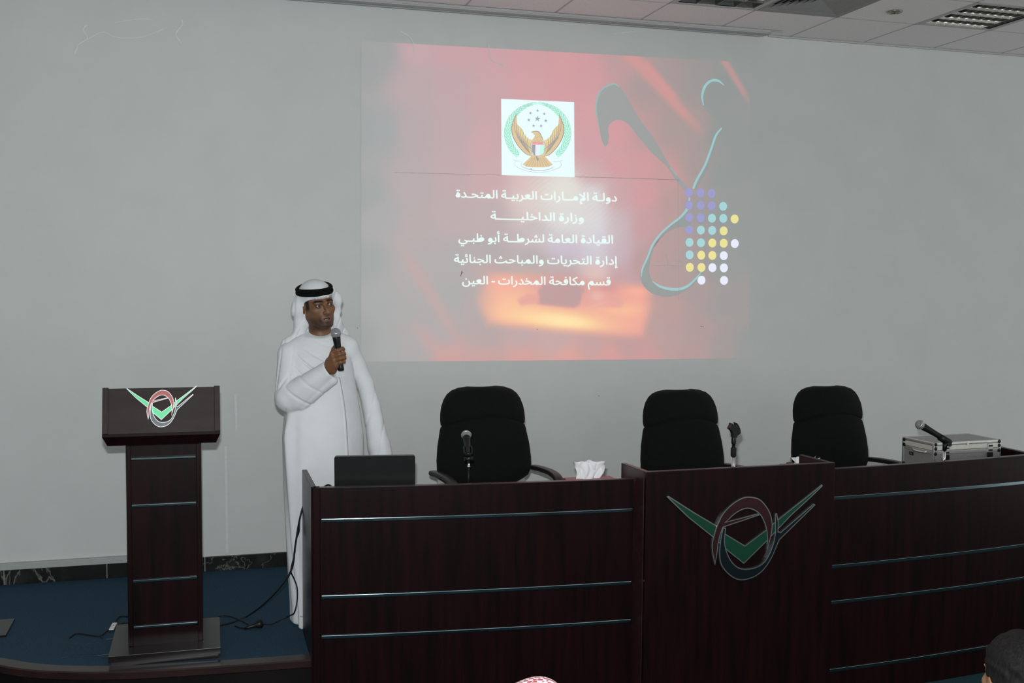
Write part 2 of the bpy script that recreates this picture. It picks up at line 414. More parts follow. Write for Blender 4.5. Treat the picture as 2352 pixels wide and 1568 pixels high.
# unseen left hall wall, added to cut ambient light; right side open to it
mb = MB(); mb.box((XL - 0.12, YB, ZH), (XL, 0.12, H + 0.1)); struct(mb.build('wall_left_added', M['wall']))
# floor of the hall
mb = MB(); mb.box((XL, YB, ZH - 0.1), (XR, 0.0, ZH)); struct(mb.build('floor', M['hallcarpet']))

# suspended ceiling: tiles, grid bars, openings where the lamps and the vent sit
TX0, TY0, TS = 2.83, -0.60, 0.60
holes = {(0, 0), (1, 0), (3, 0)}
mb = MB()
i0, i1 = int((XL - TX0) / TS) - 1, int((XR - TX0) / TS) + 1
for i in range(i0, i1 + 1):
    for j in range(-1, 18):
        if (i, j) in holes: continue
        x0, x1 = max(TX0 + i * TS, XL), min(TX0 + (i + 1) * TS, XR); y1, y0 = min(TY0 - j * TS, 0.0), max(TY0 - (j + 1) * TS, YB)
        if x1 - x0 < 0.02 or y1 - y0 < 0.01: continue
        mb.box((x0 + 0.004, y0 + 0.004, H), (x1 - 0.004, y1 - 0.004, H + 0.015), 0)
for i in range(i0, i1 + 2):
    x = TX0 + i * TS
    if XL < x < XR: mb.box((x - 0.006, YB, H - 0.0015), (x + 0.006, 0, H + 0.02), 1)
for j in range(0, 19):
    y = TY0 - j * TS
    if y > YB: mb.box((XL, y - 0.006, H - 0.0015), (XR, y + 0.006, H + 0.02), 1)
mb.box((XL, YB, H + 0.16), (XR, 0.12, H + 0.2), 0)
struct(mb.build('ceiling', [M['tile'], M['tbar']]))
# strip along the ceiling edge, ending part-way along the wall
mb = MB(); mb.box((XL, -0.148, H - 0.018), (3.80, 0, H - 0.0016)); mb.box((XL, -0.148, H - 0.026), (3.80, -0.128, H - 0.018)); mb.box((XL, -0.05, H - 0.024), (3.80, -0.035, H - 0.018)); mb.box((3.80, -0.148, H - 0.010), (3.90, -0.136, H - 0.0016)); mb.box((3.80, -0.11, H - 0.014), (3.83, -0.02, H - 0.0016))
struct(mb.build('trim_1', M['ctrim'], bevel=0.002))
mb = MB(); mb.box((3.86, -0.012, H - 0.014), (XR, 0, H - 0.0016)); struct(mb.build('trim_2', M['tbar']))
# black marble skirting with joints
mb = MB(); joints = [-1.142 + 0.574 * k for k in range(-5, 17)]
for a, b in zip(joints[:-1], joints[1:]): mb.box((a + 0.0025, -0.022, 0), (b - 0.0025, 0, 0.089), 0)
mb.box((joints[0], -0.018, 0), (joints[-1], 0, 0.088), 1)
struct(mb.build('baseboard_back', [M['marble'], M['marble_joint']], bevel=0.0015))
# pale cable trunking on top of the skirting, left part of the wall
mb = MB(); mb.box((XL, -0.03, 0.0895), (-0.30, 0, 0.130)); struct(mb.build('trim_3', M['trunk'], bevel=0.003))

# ================================================================ THE STAGE
outer = [(-1.40, -0.008), (-1.40, -0.3), (-1.38, -0.7), (-1.30, -1.0), (-1.18, -1.20), (-1.05, -1.35), (-0.931, -1.439), (-0.835, -1.511), (-0.72, -1.571), (-0.586, -1.622), (-0.421, -1.665), (-0.227, -1.695), (0.092, -1.722), (0.491, -1.742), (1.2, -1.76), (3.0, -1.77), (5.0, -1.76), (6.6, -1.74)]
outer = smooth2(outer, 5)
def inset(poly, d):
    out = []
    for k, p in enumerate(poly):
        a, b = poly[max(k - 1, 0)], poly[min(k + 1, len(poly) - 1)]
        t = Vector((b[0] - a[0], b[1] - a[1])).normalized(); out.append((p[0] - t.y * d, p[1] + t.x * d))
    return out
t_stage = thing('stage', 'low stage with blue carpet and dark wooden rounded edge carrying lectern and desks', 'stage', (0, -0.8, ZH))
xyz = lambda u, v, d: (u, v, d)
inn = inset(outer, 0.075)
mb = MB(); cp = [(p[0], p[1]) for p in inn] + [(6.6, -0.008), (inn[0][0], -0.008)]
mb.prism(cp, xyz, -0.05, 0.0); mb.build('carpet', M['carpet'], t_stage)
mb = MB(); n = len(outer)
lip = inset(outer, -0.006)
prof = lambda k: [(inn[k], -0.04), (inn[k], 0.002), (outer[k], 0.002), (lip[k], -0.004), (lip[k], -0.034), (outer[k], -0.04)]
vs = []; fs = []
for k in range(n): vs += [(p[0], p[1], z) for p, z in prof(k)]
for k in range(n - 1):
    for j in range(6): fs.append((k * 6 + j, k * 6 + (j + 1) % 6, (k + 1) * 6 + (j + 1) % 6, (k + 1) * 6 + j))
mb.add(vs, fs, 0, False); mb.build('edge_nosing', M['nosing'], t_stage)
sf = inset(outer, 0.012)
mb = MB(); vs = [(p[0], p[1], z) for p in sf for z in (ZH, -0.035)]
fs = [(2 * k, 2 * k + 1, 2 * k + 3, 2 * k + 2) for k in range(n - 1)]
mb.add(vs, fs); mb.build('front_board', M['stagefront'], t_stage)

# carpeted hatch cut into the stage floor beside the lectern
mb = MB(); hp = [(-0.652, -1.150), (-0.668, -1.405), (-0.43, -1.425), (-0.415, -1.17)]
mb.prism(hp, xyz, -0.01, 0.0025, 0)
for k, (a, b) in enumerate(zip(hp, hp[1:] + hp[:1])):
    if k == 3: continue
    a, b = Vector((*a, 0.003)), Vector((*b, 0.003)); t = (b - a).normalized(); nn = Vector((-t.y, t.x, 0)) * 0.0022
    s, e = (a.lerp(b, 0.12), a.lerp(b, 0.85)) if k != 1 else (a.lerp(b, 0.1), a.lerp(b, 0.95))
    mb.add([s - nn, e - nn, e + nn, s + nn], [(0, 1, 2, 3)], 1)
for (a, b) in (((-0.50, -1.432), (-0.44, -1.425)), ((-0.48, -1.195), (-0.445, -1.19))):
    mb.add([(a[0], a[1], 0.0032), (b[0], b[1], 0.0032), (b[0], b[1] + 0.004, 0.0032), (a[0], a[1] + 0.004, 0.0032)], [(0, 1, 2, 3)], 2)
o = mb.build('floor_hatch', [M['carpet'], M['cable'], M['marble_joint']]); tag(o, 'square hatch cut in the blue carpet left of the lectern', 'floor hatch')
# corner of another plinth at the left edge of the view
mb = MB(); mb.box((-1.36, -1.02, 0.0), (-0.972, -0.745, 0.012)); o = mb.build('floor_board', M['board'], bevel=0.003)
tag(o, 'grey brown flat board lying on the carpet at the left edge of the photo', 'board')

# ================================================================ EMBLEM (green V, red arc over, navy arc under)
EM_V = [(578, 296), (592, 292), (760, 402), (908, 492), (965, 545), (1105, 632), (1250, 540), (1285, 512), (1340, 472), (1520, 350), (1630, 274), (1638, 284), (1560, 350), (1420, 462), (1330, 545), (1258, 612), (1100, 748), (965, 640), (890, 568), (720, 432)]
EM_R = smooth2([(905, 742), (890, 690), (880, 620), (890, 560), (912, 490), (950, 420), (1010, 365), (1070, 333), (1120, 325), (1190, 340), (1240, 385), (1274, 440), (1290, 505), (1285, 570), (1268, 640), (1250, 692)], 3)[:-1] + [(1250, 692)] + smooth2([(1256, 610), (1245, 530), (1215, 462), (1180, 425), (1130, 402), (1085, 404), (1030, 430), (980, 472)], 3)[:-1] + [(975, 474), (1190, 434), (1200, 446), (955, 508), (937, 550), (924, 610), (917, 680)]
EM_B = smooth2([(950, 507), (935, 590), (930, 680), (948, 750), (1000, 810), (1055, 843), (1110, 849), (1180, 832), (1240, 790), (1290, 720), (1327, 640)], 3)[:-1] + [(1327, 640), (1340, 612), (1587, 402), (1572, 394), (1345, 562), (1330, 556)] + [(1331, 500), (1318, 440), (1306, 442), (1305, 500)] + smooth2([(1308, 560), (1298, 620), (1275, 680), (1240, 740), (1190, 770), (1130, 779), (1070, 770), (1020, 730), (985, 670), (967, 600), (972, 512)], 3)
def area(p): return sum(a[0] * b[1] - b[0] * a[1] for a, b in zip(p, p[1:] + p[:1])) / 2
def shrink(poly, d):
    """inner contour with mitred corners (d in the polygon's own units)"""
    s = 1 if area(poly) > 0 else -1; n = len(poly); out = []
    for k in range(n):
        a, b, c = Vector(poly[k - 1]), Vector(poly[k]), Vector(poly[(k + 1) % n])
        e, f = (b - a), (c - b)
        if e.length < 1e-6 or f.length < 1e-6: out.append(tuple(b)); continue
        e.normalize(); f.normalize(); n1 = Vector((-e.y, e.x)) * s; n2 = Vector((-f.y, f.x)) * s
        m = n1 + n2; L = m.length
        m = m / L if L > 1e-4 else n1
        q = max(m.dot(n1), 0.38); out.append(tuple(b + m * (d / q)))
    return out
def emblem(parent, fn, rim, cols, w=7.0, th=0.006):
    mb = MB()
    for k, p in enumerate((EM_V, EM_R, EM_B)): mb.prism(p, fn, 0.0, th + 0.0016 * k)
    em = mb.build('emblem', rim, parent)
    for k, (nm, p) in enumerate(zip(('green_chevron', 'red_arc', 'navy_arc'), (EM_V, EM_R, EM_B))):
        mb = MB(); mb.prism(shrink(p, w), fn, th + 0.0016 * k - 0.001, th + 0.0016 * k + 0.0009); mb.build(nm, cols[k], em)
    return em

# ================================================================ LECTERN
t = thing('lectern', 'tall dark wooden lectern with slanted emblem panel and chrome strips', 'lectern', (-0.180, -1.37, 0), -0.008)
L = lambda x, y, z: WM['lectern'] @ Vector((x, y, z))
def lbox(mb, lo, hi, mi=0):
    o = len(mb.v); mb.box(lo, hi, mi)
    for k in range(o, len(mb.v)): mb.v[k] = tuple(L(*mb.v[k]))
mb = MB(); lbox(mb, (-0.245, -0.235, 0.0), (0.245, 0.225, 0.022)); lbox(mb, (-0.255, -0.245, 0.024), (0.255, 0.235, 0.055)); mb.build('base', M['board'], t, bevel=0.0012)
mb = MB(); lbox(mb, (-0.150, -0.118, 0.055), (0.150, 0.15, 1.06)); mb.build('column', M['wood'], t)
mb = MB()
for s in (-1, 1): lbox(mb, (min(s * 0.150, s * 0.173), -0.126, 0.055), (max(s * 0.150, s * 0.173), 0.155, 1.06))
mb.build('column_stile', M['wood'], t, bevel=0.002)
for z in (0.968, 0.739, 0.372, 0.146):
    mb = MB(); lbox(mb, (-0.149, -0.128, z - 0.007), (0.149, -0.117, z + 0.007)); mb.build('strip', M['chrome'], t, bevel=0.003)
yA, zA, yB, zB = -0.285, 1.112, -0.235, 1.318          # slanted front panel, bottom and top
def pan(u, v, d):                                          # u across, v up the slope, d out of the panel
    ny, nz = -(zB - zA), (yB - yA); l = math.hypot(ny, nz); sl = math.hypot(yB - yA, zB - zA)
    return L(u, yA + (yB - yA) * v / sl + ny / l * d, zA + (zB - zA) * v / sl + nz / l * d)
SL = math.hypot(yB - yA, zB - zA)
mb = MB(); prof = [(yA, zA), (yB, zB), (0.10, 1.245), (0.16, 1.235), (0.16, 1.16), (0.12, 1.06)]
yz = lambda s: [L(s * 0.255, y, z) for y, z in prof]
a, b = yz(-1), yz(1); m_ = len(prof)
mb.add(a + b, [tuple(range(m_)), tuple(reversed(range(m_, 2 * m_)))] + [(j, (j + 1) % m_, (j + 1) % m_ + m_, j + m_) for j in range(m_ - 1)])
mb.build('head', M['panel'], t)
mb = MB()                                                  # sloping underside below the panel
u0 = [L(-0.262, -0.295, 1.112), L(0.262, -0.295, 1.112), L(0.262, 0.16, 1.112), L(-0.262, 0.16, 1.112)]; u1 = [L(-0.262, -0.295, 1.100), L(0.262, -0.295, 1.100), L(0.262, 0.16, 1.100), L(-0.262, 0.16, 1.100)]; u2 = [L(-0.243, -0.26, 1.054), L(0.243, -0.26, 1.054), L(0.243, 0.13, 1.054), L(-0.243, 0.13, 1.054)]
mb.add(u0 + u1 + u2, [(0, 1, 2, 3), (8, 11, 10, 9)] + [(a + j, a + (j + 1) % 4, a + 4 + (j + 1) % 4, a + 4 + j) for a in (0, 4) for j in range(4)])
mb.build('underside', M['wood'], t)
for s in (-1, 1):
    mb = MB(); mb.prism([(s * 0.236, 0.0), (s * 0.262, 0.0), (s * 0.262, SL + 0.004), (s * 0.236, SL + 0.004)], pan, -0.03, 0.008); mb.build('panel_rail', M['panel'], t, bevel=0.002)
emblem(t, lambda u, v, d: pan((u - 1108) * 0.000298, 0.112 - (v - 590) * 0.000334, d + 0.0015), M['pe_white'], (M['pe_green'], M['pe_red'], M['pe_blue']), 8.5, 0.004)

# ================================================================ CURVED DESK IN THREE SECTIONS
AXC, AYC, AR = 2.60, 11.825, 13.80
def arc_y(x, r=AR): return AYC - math.sqrt(r * r - (x - AXC) ** 2)
ZT, ZD = 0.851, 0.745
STRIP_Z = (0.693, 0.325, 0.131, -0.239)
def arc_slab(mb, x0, x1, d0, d1, z0, z1, n=24, mi=0):
    """curved slab between offsets d0 (front) and d1 (back) from the desk's front arc"""
    vs = []
    for k in range(n + 1):
        x = x0 + (x1 - x0) * k / n
        for d, z in ((d0, z0), (d1, z0), (d1, z1), (d0, z1)): vs.append((x, arc_y(x) + d, z))
    fs = [(0, 1, 2, 3), (4 * n + 3, 4 * n + 2, 4 * n + 1, 4 * n)]
    for k in range(n):
        for j in range(4): a, b = 4 * k + j, 4 * k + (j + 1) % 4; fs.append((a, a + 4, b + 4, b))
    mb.add(vs, fs, mi)
def side_panel(parent, x0, x1, yf, yr, zt, name='side_panel', back_low=0.0, ys=-1.785):
    mb = MB()
    poly = [(yf, ZH), (yf, zt), (yr, zt), (yr, back_low), (ys, back_low), (ys, ZH)]
    mb.prism(poly, lambda u, v, d: (d, u, v), x0, x1); return mb.build(name, M['wood'], parent, bevel=0.002)
def desk(label, x0, x1, stile, ends):
    t = thing('conference_desk', label, 'desk', ((x0 + x1) / 2, arc_y((x0 + x1) / 2), ZH))
    mb = MB(); arc_slab(mb, x0 + (0.034 if stile else 0), x1, 0.004, 0.026, ZH, ZT - 0.003); mb.build('front_panel', M['wood'], t)
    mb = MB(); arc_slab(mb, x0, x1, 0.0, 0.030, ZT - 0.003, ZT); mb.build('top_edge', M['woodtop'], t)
    if stile:
        mb = MB(); mb.box((x0, arc_y(x0) - 0.002, ZH), (x0 + 0.033, arc_y(x0) + 0.03, ZT)); mb.build('corner_stile', M['wood'], t, bevel=0.002)
    for z in STRIP_Z:
        mb = MB(); arc_slab(mb, x0 + (0.036 if stile else 0.012), x1 - 0.004, -0.003, 0.006, z - 0.009, z + 0.009, 32); mb.build('strip', M['chrome'], t, bevel=0.0032 if stile else 0.0013, seg=3)
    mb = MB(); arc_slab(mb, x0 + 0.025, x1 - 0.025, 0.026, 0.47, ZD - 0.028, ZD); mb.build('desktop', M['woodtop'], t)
    for xa, xb, nm in ends: side_panel(t, xa, xb, arc_y((xa + xb) / 2) + 0.02, -1.325, ZT, nm)
    return t
t_d1 = desk('curved dark mahogany desk section with laptop, nearest the standing speaker', 0.497, 2.064, True, [(0.490, 0.515, 'side_panel')])
t_d3 = desk('curved dark mahogany desk section at far right under the silver case', 3.165, 4.66, False, [(4.60, 4.635, 'side_panel')])
# centre section: straight, taller, standing forward
t_d2 = thing('conference_desk', 'taller straight dark mahogany desk section bearing the large winged emblem', 'desk', (2.62, -2.06, ZH))
F0, F1, Z2 = Vector((2.087, -2.065)), Vector((3.152, -2.051)), 0.901
fx = (F1 - F0).normalized(); fn_ = Vector((fx.y, -fx.x))
def d2(u, v, d): p = F0 + fx * u + fn_ * d; return (p.x, p.y, v)
W2 = (F1 - F0).length
mb = MB(); mb.prism([(0.0, ZH), (W2, ZH), (W2, Z2 - 0.003), (0.0, Z2 - 0.003)], d2, -0.024, 0.0); mb.build('front_panel', M['wood'], t_d2, bevel=0.002)
mb = MB(); mb.prism([(0, Z2 - 0.003), (W2, Z2 - 0.003), (W2, Z2), (0, Z2)], d2, -0.026, 0.0); mb.build('top_edge', M['woodtop'], t_d2)
for u0, u1 in ((0.0, 0.026), (W2 - 0.026, W2)):
    mb = MB(); poly = [(-0.0245, ZH), (-0.0245, Z2), (-0.270, Z2), (-0.270, ZD - 0.002), (-0.62, ZD - 0.002), (-0.62, 0.0), (-0.262, 0.0), (-0.262, ZH)]
    sk = -0.045
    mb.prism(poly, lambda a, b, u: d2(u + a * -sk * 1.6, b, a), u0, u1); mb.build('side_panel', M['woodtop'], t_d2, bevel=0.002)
mb = MB(); mb.prism([(0.03, -0.026), (W2 - 0.03, -0.026), (W2 - 0.07, -0.60), (-0.01, -0.60)], lambda a, b, z: d2(a, z, b), ZD - 0.028, ZD); mb.build('desktop', M['woodtop'], t_d2)
def em2(u, v, d): return d2(2.192 + (u - 578) * 0.000833 - F0.x, 0.752 - (v - 325) * 0.000812, d)
emblem(t_d2, em2, M['silver_rim'], (M['em_green'], M['em_red'], M['em_blue']), 6.5, 0.012)

# ================================================================ CHAIRS
def loft(mb, rings, mi=0, smooth=True, cap=True):
    n = len(rings[0]); vs = [p for r in rings for p in r]; fs = []
    for k in range(len(rings) - 1):
        for j in range(n): a, b = k * n + j, k * n + (j + 1) % n; fs.append((a, b, b + n, a + n))
    mb.add(vs, fs, mi, smooth)
    if cap: 
        o = len(mb.v) - len(vs)
        mb.f += [tuple(o + j for j in reversed(range(n))), tuple(o + len(vs) - n + j for j in range(n))]; mb.mi += [mi, mi]; mb.sm += [smooth, smooth]
def sup(w, t, n=40, e=0.5):
    out = []
    for j in range(n):
        a = 2 * PI * j / n; c, s = math.cos(a), math.sin(a)
        out.append((w * math.copysign(abs(c) ** e, c), t * math.copysign(abs(s) ** e, s)))
    return out
def make_chair(label, loc, rz, dz):
    t = thing('office_chair', label, 'chair', loc, rz, 'black high-back office chairs behind the desk')
    # backrest: lower cushion + headrest pad over a dark seam (local space, chair faces -y)
    def ring(z, w, th, arch=0.0, e=0.55):
        yb = 0.185 + (z - 0.60) * 0.13
        r = []
        for x, y in sup(w, th, 40, e):
            u = x / max(w, 1e-4); r.append((x, yb + y - 0.02 * (1 - u * u) + 0.035 * u * u * (1 if abs(u) <= 1 else 0) - 0.035, z + dz + arch * (1 - u * u)))
        return r
    mb = MB()
    loft(mb, [ring(z, w, th, ar) for z, w, th, ar in ((0.635, 0.175, 0.030, -0.03), (0.645, 0.225, 0.045, -0.03), (0.665, 0.262, 0.054, -0.035), (0.70, 0.280, 0.058, -0.03), (0.76, 0.281, 0.060, -0.01), (0.84, 0.273, 0.060, 0.0), (0.89, 0.263, 0.058, 0.025), (0.930, 0.256, 0.054, 0.048), (0.945, 0.251, 0.046, 0.056), (0.951, 0.245, 0.034, 0.058))])
    bk = mb.build('backrest', M['fabric'], t, local=True)
    mb = MB()
    loft(mb, [ring(z, w, th, ar) for z, w, th, ar in ((0.950, 0.243, 0.036, 0.058), (0.958, 0.250, 0.052, 0.058), (0.980, 0.252, 0.060, 0.052), (1.02, 0.250, 0.062, 0.032), (1.06, 0.243, 0.061, 0.012), (1.10, 0.228, 0.057, 0.003), (1.13, 0.208, 0.051, 0.002), (1.152, 0.180, 0.044, 0.002), (1.166, 0.140, 0.034, 0.002), (1.1725, 0.090, 0.018, 0.001))])
    mb.build('headrest', M['fabric'], t, local=True)
    mb = MB()
    loft(mb, [[(x, 0.245 + (z - 0.6) * 0.13 + y, z + dz) for x, y in sup(w, 0.012, 32, 0.5)] for z, w in ((0.47, 0.20), (0.50, 0.255), (0.60, 0.270), (0.71, 0.262), (0.80, 0.215), (1.0, 0.17), (1.05, 0.13))])
    mb.build('back_shell', M['greyplastic'], t, local=True)
    mb = MB()
    def seat_ring(z, w, d): return [(x, -0.03 + y, z + dz) for x, y in sup(w, d, 40, 0.55)]
    loft(mb, [seat_ring(*q) for q in ((0.405, 0.20, 0.19), (0.412, 0.24, 0.23), (0.44, 0.262, 0.25), (0.475, 0.262, 0.25), (0.497, 0.245, 0.235), (0.505, 0.19, 0.18))])
    mb.build('seat', M['fabric'], t, local=True)
    for s in (-1, 1):
        mb = MB()
        path = smooth_path([(s * 0.305, 0.205, 0.694 + dz), (s * 0.305, 0.115, 0.702 + dz), (s * 0.305, 0.05, 0.706 + dz), (s * 0.303, -0.08, 0.710 + dz), (s * 0.300, -0.18, 0.693 + dz), (s * 0.292, -0.245, 0.630 + dz), (s * 0.275, -0.262, 0.52 + dz), (s * 0.255, -0.235, 0.45 + dz), (s * 0.22, -0.18, 0.425 + dz)], 6)
        vs = []; n = 12
        for k, p in enumerate(path):
            tt = (path[min(k + 1, len(path) - 1)] - path[max(k - 1, 0)]).normalized(); side = Vector((1, 0, 0)); up = tt.cross(side).normalized()
            vs.append([p + side * x + up * y for x, y in sup(0.026, 0.015, n, 0.6)])
        loft(mb, vs); mb.build('armrest', M['armplastic'], t, local=True)
    mb = MB(); mb.lathe([(0.03, 0.09), (0.03, 0.26), (0.018, 0.262), (0.018, 0.405 + dz)], 16); mb.build('gas_lift', M['blackplastic'], t, local=True)
    mb = MB()
    for k in range(5):
        a = 2 * PI * k / 5 + 0.3; c, s_ = math.cos(a), math.sin(a)
        mb.tube([(0, 0, 0.105), (0.15 * c, 0.15 * s_, 0.095), (0.29 * c, 0.29 * s_, 0.075)], [0.03, 0.024, 0.018], 8)
    mb.build('base', M['blackplastic'], t, local=True)
    for k in range(5):
        a = 2 * PI * k / 5 + 0.3; c, s_ = math.cos(a), math.sin(a); p = Vector((0.29 * c, 0.29 * s_, 0.03)); ax = Vector((-s_, c, 0))
        mb = MB(); mb.tube([p - ax * 0.024, p - ax * 0.006], 0.03, 14); mb.tube([p + ax * 0.006, p + ax * 0.024], 0.03, 14); mb.tube([p + Vector((0, 0, 0.0)), p + Vector((0, 0, 0.048))], 0.008, 8)
        mb.build('caster', M['blackplastic'], t, local=True)
    return t
make_chair('black high-back office chair behind the laptop desk, with both armrests showing', (1.566, -1.182, 0), 0.07, 0.048)
make_chair('black high-back office chair behind the tall centre desk, beside the empty microphone clip', (2.825, -1.16, 0), 0.10, 0.0)
make_chair('black high-back office chair behind the far right desk, left of the silver case', (3.845, -1.16, 0), 0.09, 0.0)

# ================================================================ LAPTOP
lt = thing('laptop', 'open black laptop seen from behind its lid, on the left desk', 'laptop', (0.814, -1.66, ZD), -0.15)
LW = WM['laptop']; w_ = 0.193
mb = MB(); mb.box((-w_, -0.085, 0.006), (w_, 0.165, 0.026)); mb.build('base', M['blackplastic'], lt, bevel=0.004, local=True)
mb = MB(); mb.box((-w_ + 0.02, -0.03, 0.026), (w_ - 0.02, 0.075, 0.0275)); mb.build('keyboard', M['blackrubber'], lt, local=True)
tilt = Matrix.Rotation(math.radians(12), 3, 'X')
def lidpt(x, y, z): q = tilt @ Vector((x, y, z)); return (q.x, q.y - 0.088, q.z + 0.022)
mb = MB(); poly = smooth2([(-w_, 0.0), (-w_, 0.11), (-w_, 0.215)], 1) + [(-w_ + 0.002, 0.222), (-w_ + 0.008, 0.228), (w_ - 0.008, 0.228), (w_ - 0.002, 0.222), (w_, 0.215), (w_, 0.0)]
mb.prism(poly, lambda u, v, d: lidpt(u, d, v), -0.007, 0.004); ld = mb.build('lid', M['lid'], lt, local=True, bevel=0.0015)
mb = MB(); mb.prism([(-w_ + 0.008, 0.2265), (w_ - 0.008, 0.2265), (w_ - 0.008, 0.2285), (-w_ + 0.008, 0.2285)], lambda u, v, d: lidpt(u, d, v), -0.0078, 0.0042); mb.build('lid_edge', M['lidedge'], ld, local=True)
mb = MB(); mb.prism([(-w_ + 0.015, 0.02), (w_ - 0.015, 0.02), (w_ - 0.015, 0.215), (-w_ + 0.015, 0.215)], lambda u, v, d: lidpt(u, d, v), 0.0041, 0.0046); mb.build('screen', M['screen'], ld, local=True)
for s in (-1, 1):
    mb = MB(); mb.tube([(s * 0.13, -0.088, 0.02), (s * 0.17, -0.088, 0.02)], 0.007, 10); mb.build('hinge', M['blackplastic'], lt, local=True)
    for y_ in (-0.07, 0.13): mb = MB(); mb.box((s * 0.17 - 0.01, y_, 0), (s * 0.17 + 0.01, y_ + 0.02, 0.006)); mb.build('foot', M['blackrubber'], lt, local=True)

# ================================================================ MICROPHONES AND STANDS
def frame(a, b, up=(0, 0, 1)):
    """matrix with origin a and +z along a->b"""
    z = (Vector(b) - Vector(a)).normalized(); u = Vector(up); x = u.cross(z)
    if x.length < 1e-3: x = Vector((1, 0, 0)).cross(z)
    x.normalize(); y = z.cross(x); m = Matrix((x, y, z)).transposed().to_4x4(); m.translation = Vector(a); return m
def make_mic(label, tail, ball, length=0.165):
    wm = frame(tail, ball)
    t = thing('microphone', label, 'microphone', wm=wm)
    L_ = (Vector(ball) - Vector(tail)).length
    h = L_ - 0.02
    mb = MB(); mb.lathe([(0.008, 0.0), (0.0145, 0.001), (0.0165, 0.008), (0.0165, 0.02), (0.0160, 0.022), (0.0160, h * 0.5), (0.0185, h - 0.028), (0.0205, h - 0.006), (0.0205, h), (0.018, h + 0.002)], 24); mb.build('handle', M['blackplastic'], t, local=True)
    mb = MB(); mb.lathe([(0.019, h)] + [(0.0262 * math.cos(a), L_ + 0.0262 * math.sin(a)) for a in np.linspace(-0.75, 1.5, 14)], 28); g = mb.build('grille', M['mesh_grille'], t, local=True)
    mb = MB(); mb.lathe([(0.0262, L_ - 0.003), (0.0276, L_ - 0.002), (0.0276, L_ + 0.002), (0.0262, L_ + 0.003)], 28); mb.build('grille_band', M['alu'], g, local=True)
    mb = MB(); mb.box((-0.0035, -0.0178, h * 0.55), (0.0035, -0.0155, h * 0.55 + 0.022)); mb.build('switch', M['greyplastic'], t, local=True)
    return t
mic1_b, mic1_t = Vector((1.3167, -1.5000, 1.0273)), Vector((1.2931, -1.6450, 0.9424))
make_mic('handheld microphone clipped on the slim stand in front of the left office chair', mic1_t, mic1_b)
mic3_b, mic3_t = Vector((3.8817, -1.7600, 1.0369)), Vector((4.0428, -1.8100, 0.9398))
make_mic('handheld microphone leaning left on the stand in front of the silver case', mic3_t, mic3_b)

def stand_base(t, x, y, z, k=1.0):
    mb = MB(); mb.lathe([(0.075 * k, 0), (0.075 * k, 0.008), (0.068 * k, 0.014), (0.02, 0.018), (0.014, 0.03)], 32, mtx=Matrix.Translation((x, y, z))); return mb.build('base', M['blackplastic'], t)
def clip_cradle(t, a, b, r0=0.021, ln=0.062, wall=0.0045, gap=0.9):
    """open U-shaped cradle holding a microphone axis a->b"""
    m = frame(a, b); mb = MB(); n = 18; vs = []; fs = []
    for i, z in enumerate((0.0, 0.012, ln * 0.55, ln)):
        rr = r0 + (0.0 if i else -0.003)
        for j in range(n + 1):
            ang = -PI / 2 - (PI - gap) + 2 * (PI - gap) * j / n
            for q in (rr, rr + wall): vs.append(m @ Vector((q * math.cos(ang), q * math.sin(ang), z)))
    W_ = 2 * (n + 1)
    for i in range(3):
        for j in range(n):
            a0 = i * W_ + 2 * j
            fs += [(a0, a0 + 2, a0 + 2 + W_, a0 + W_), (a0 + 1, a0 + 1 + W_, a0 + 3 + W_, a0 + 3)]
        fs += [(i * W_, i * W_ + W_, i * W_ + W_ + 1, i * W_ + 1), (i * W_ + 2 * n, i * W_ + 2 * n + 1, i * W_ + W_ + 2 * n + 1, i * W_ + W_ + 2 * n)]
    for i in (0, 3):
        for j in range(n): a0 = i * W_ + 2 * j; fs.append((a0, a0 + 1, a0 + 3, a0 + 2))
    mb.add(vs, fs, 0, True); return mb
# stand at the left desk: thin dark pole, bright collar
x, y = mic1_t.x + 0.0005, -1.650
t = thing('microphone_stand', 'slim dark table stand holding a microphone in front of the left office chair', 'microphone stand', (x, y, ZD))
stand_base(t, x, y, ZD)
mb = MB(); mb.tube([(x, y, ZD + 0.02), (x, y, 0.885)], 0.0045, 12); mb.build('pole', M['blackplastic'], t)
mb = MB(); mb.lathe([(0.004, 0), (0.0085, 0.001), (0.0085, 0.006), (0.006, 0.008), (0.005, 0.028), (0.0075, 0.032), (0.009, 0.05)], 16, mtx=Matrix.Translation((x, y, 0.885))); mb.build('collar', M['chrome2'], t)
mb = clip_cradle(t, mic1_t + (mic1_b - mic1_t) * 0.05, mic1_b, 0.0185, 0.06)
mb.tube([(x, y, 0.925), (x, y, mic1_t.z - 0.016)], [0.009, 0.012], 12); k_ = mb.build('clip', M['blackplastic'], t)
mb = MB(); mb.tube([mic1_t + Vector((-0.022, -0.004, -0.014)), mic1_t + Vector((0.022, -0.004, -0.014))], 0.011, 14); mb.build('pivot_bolt', M['blackplastic'], k_)
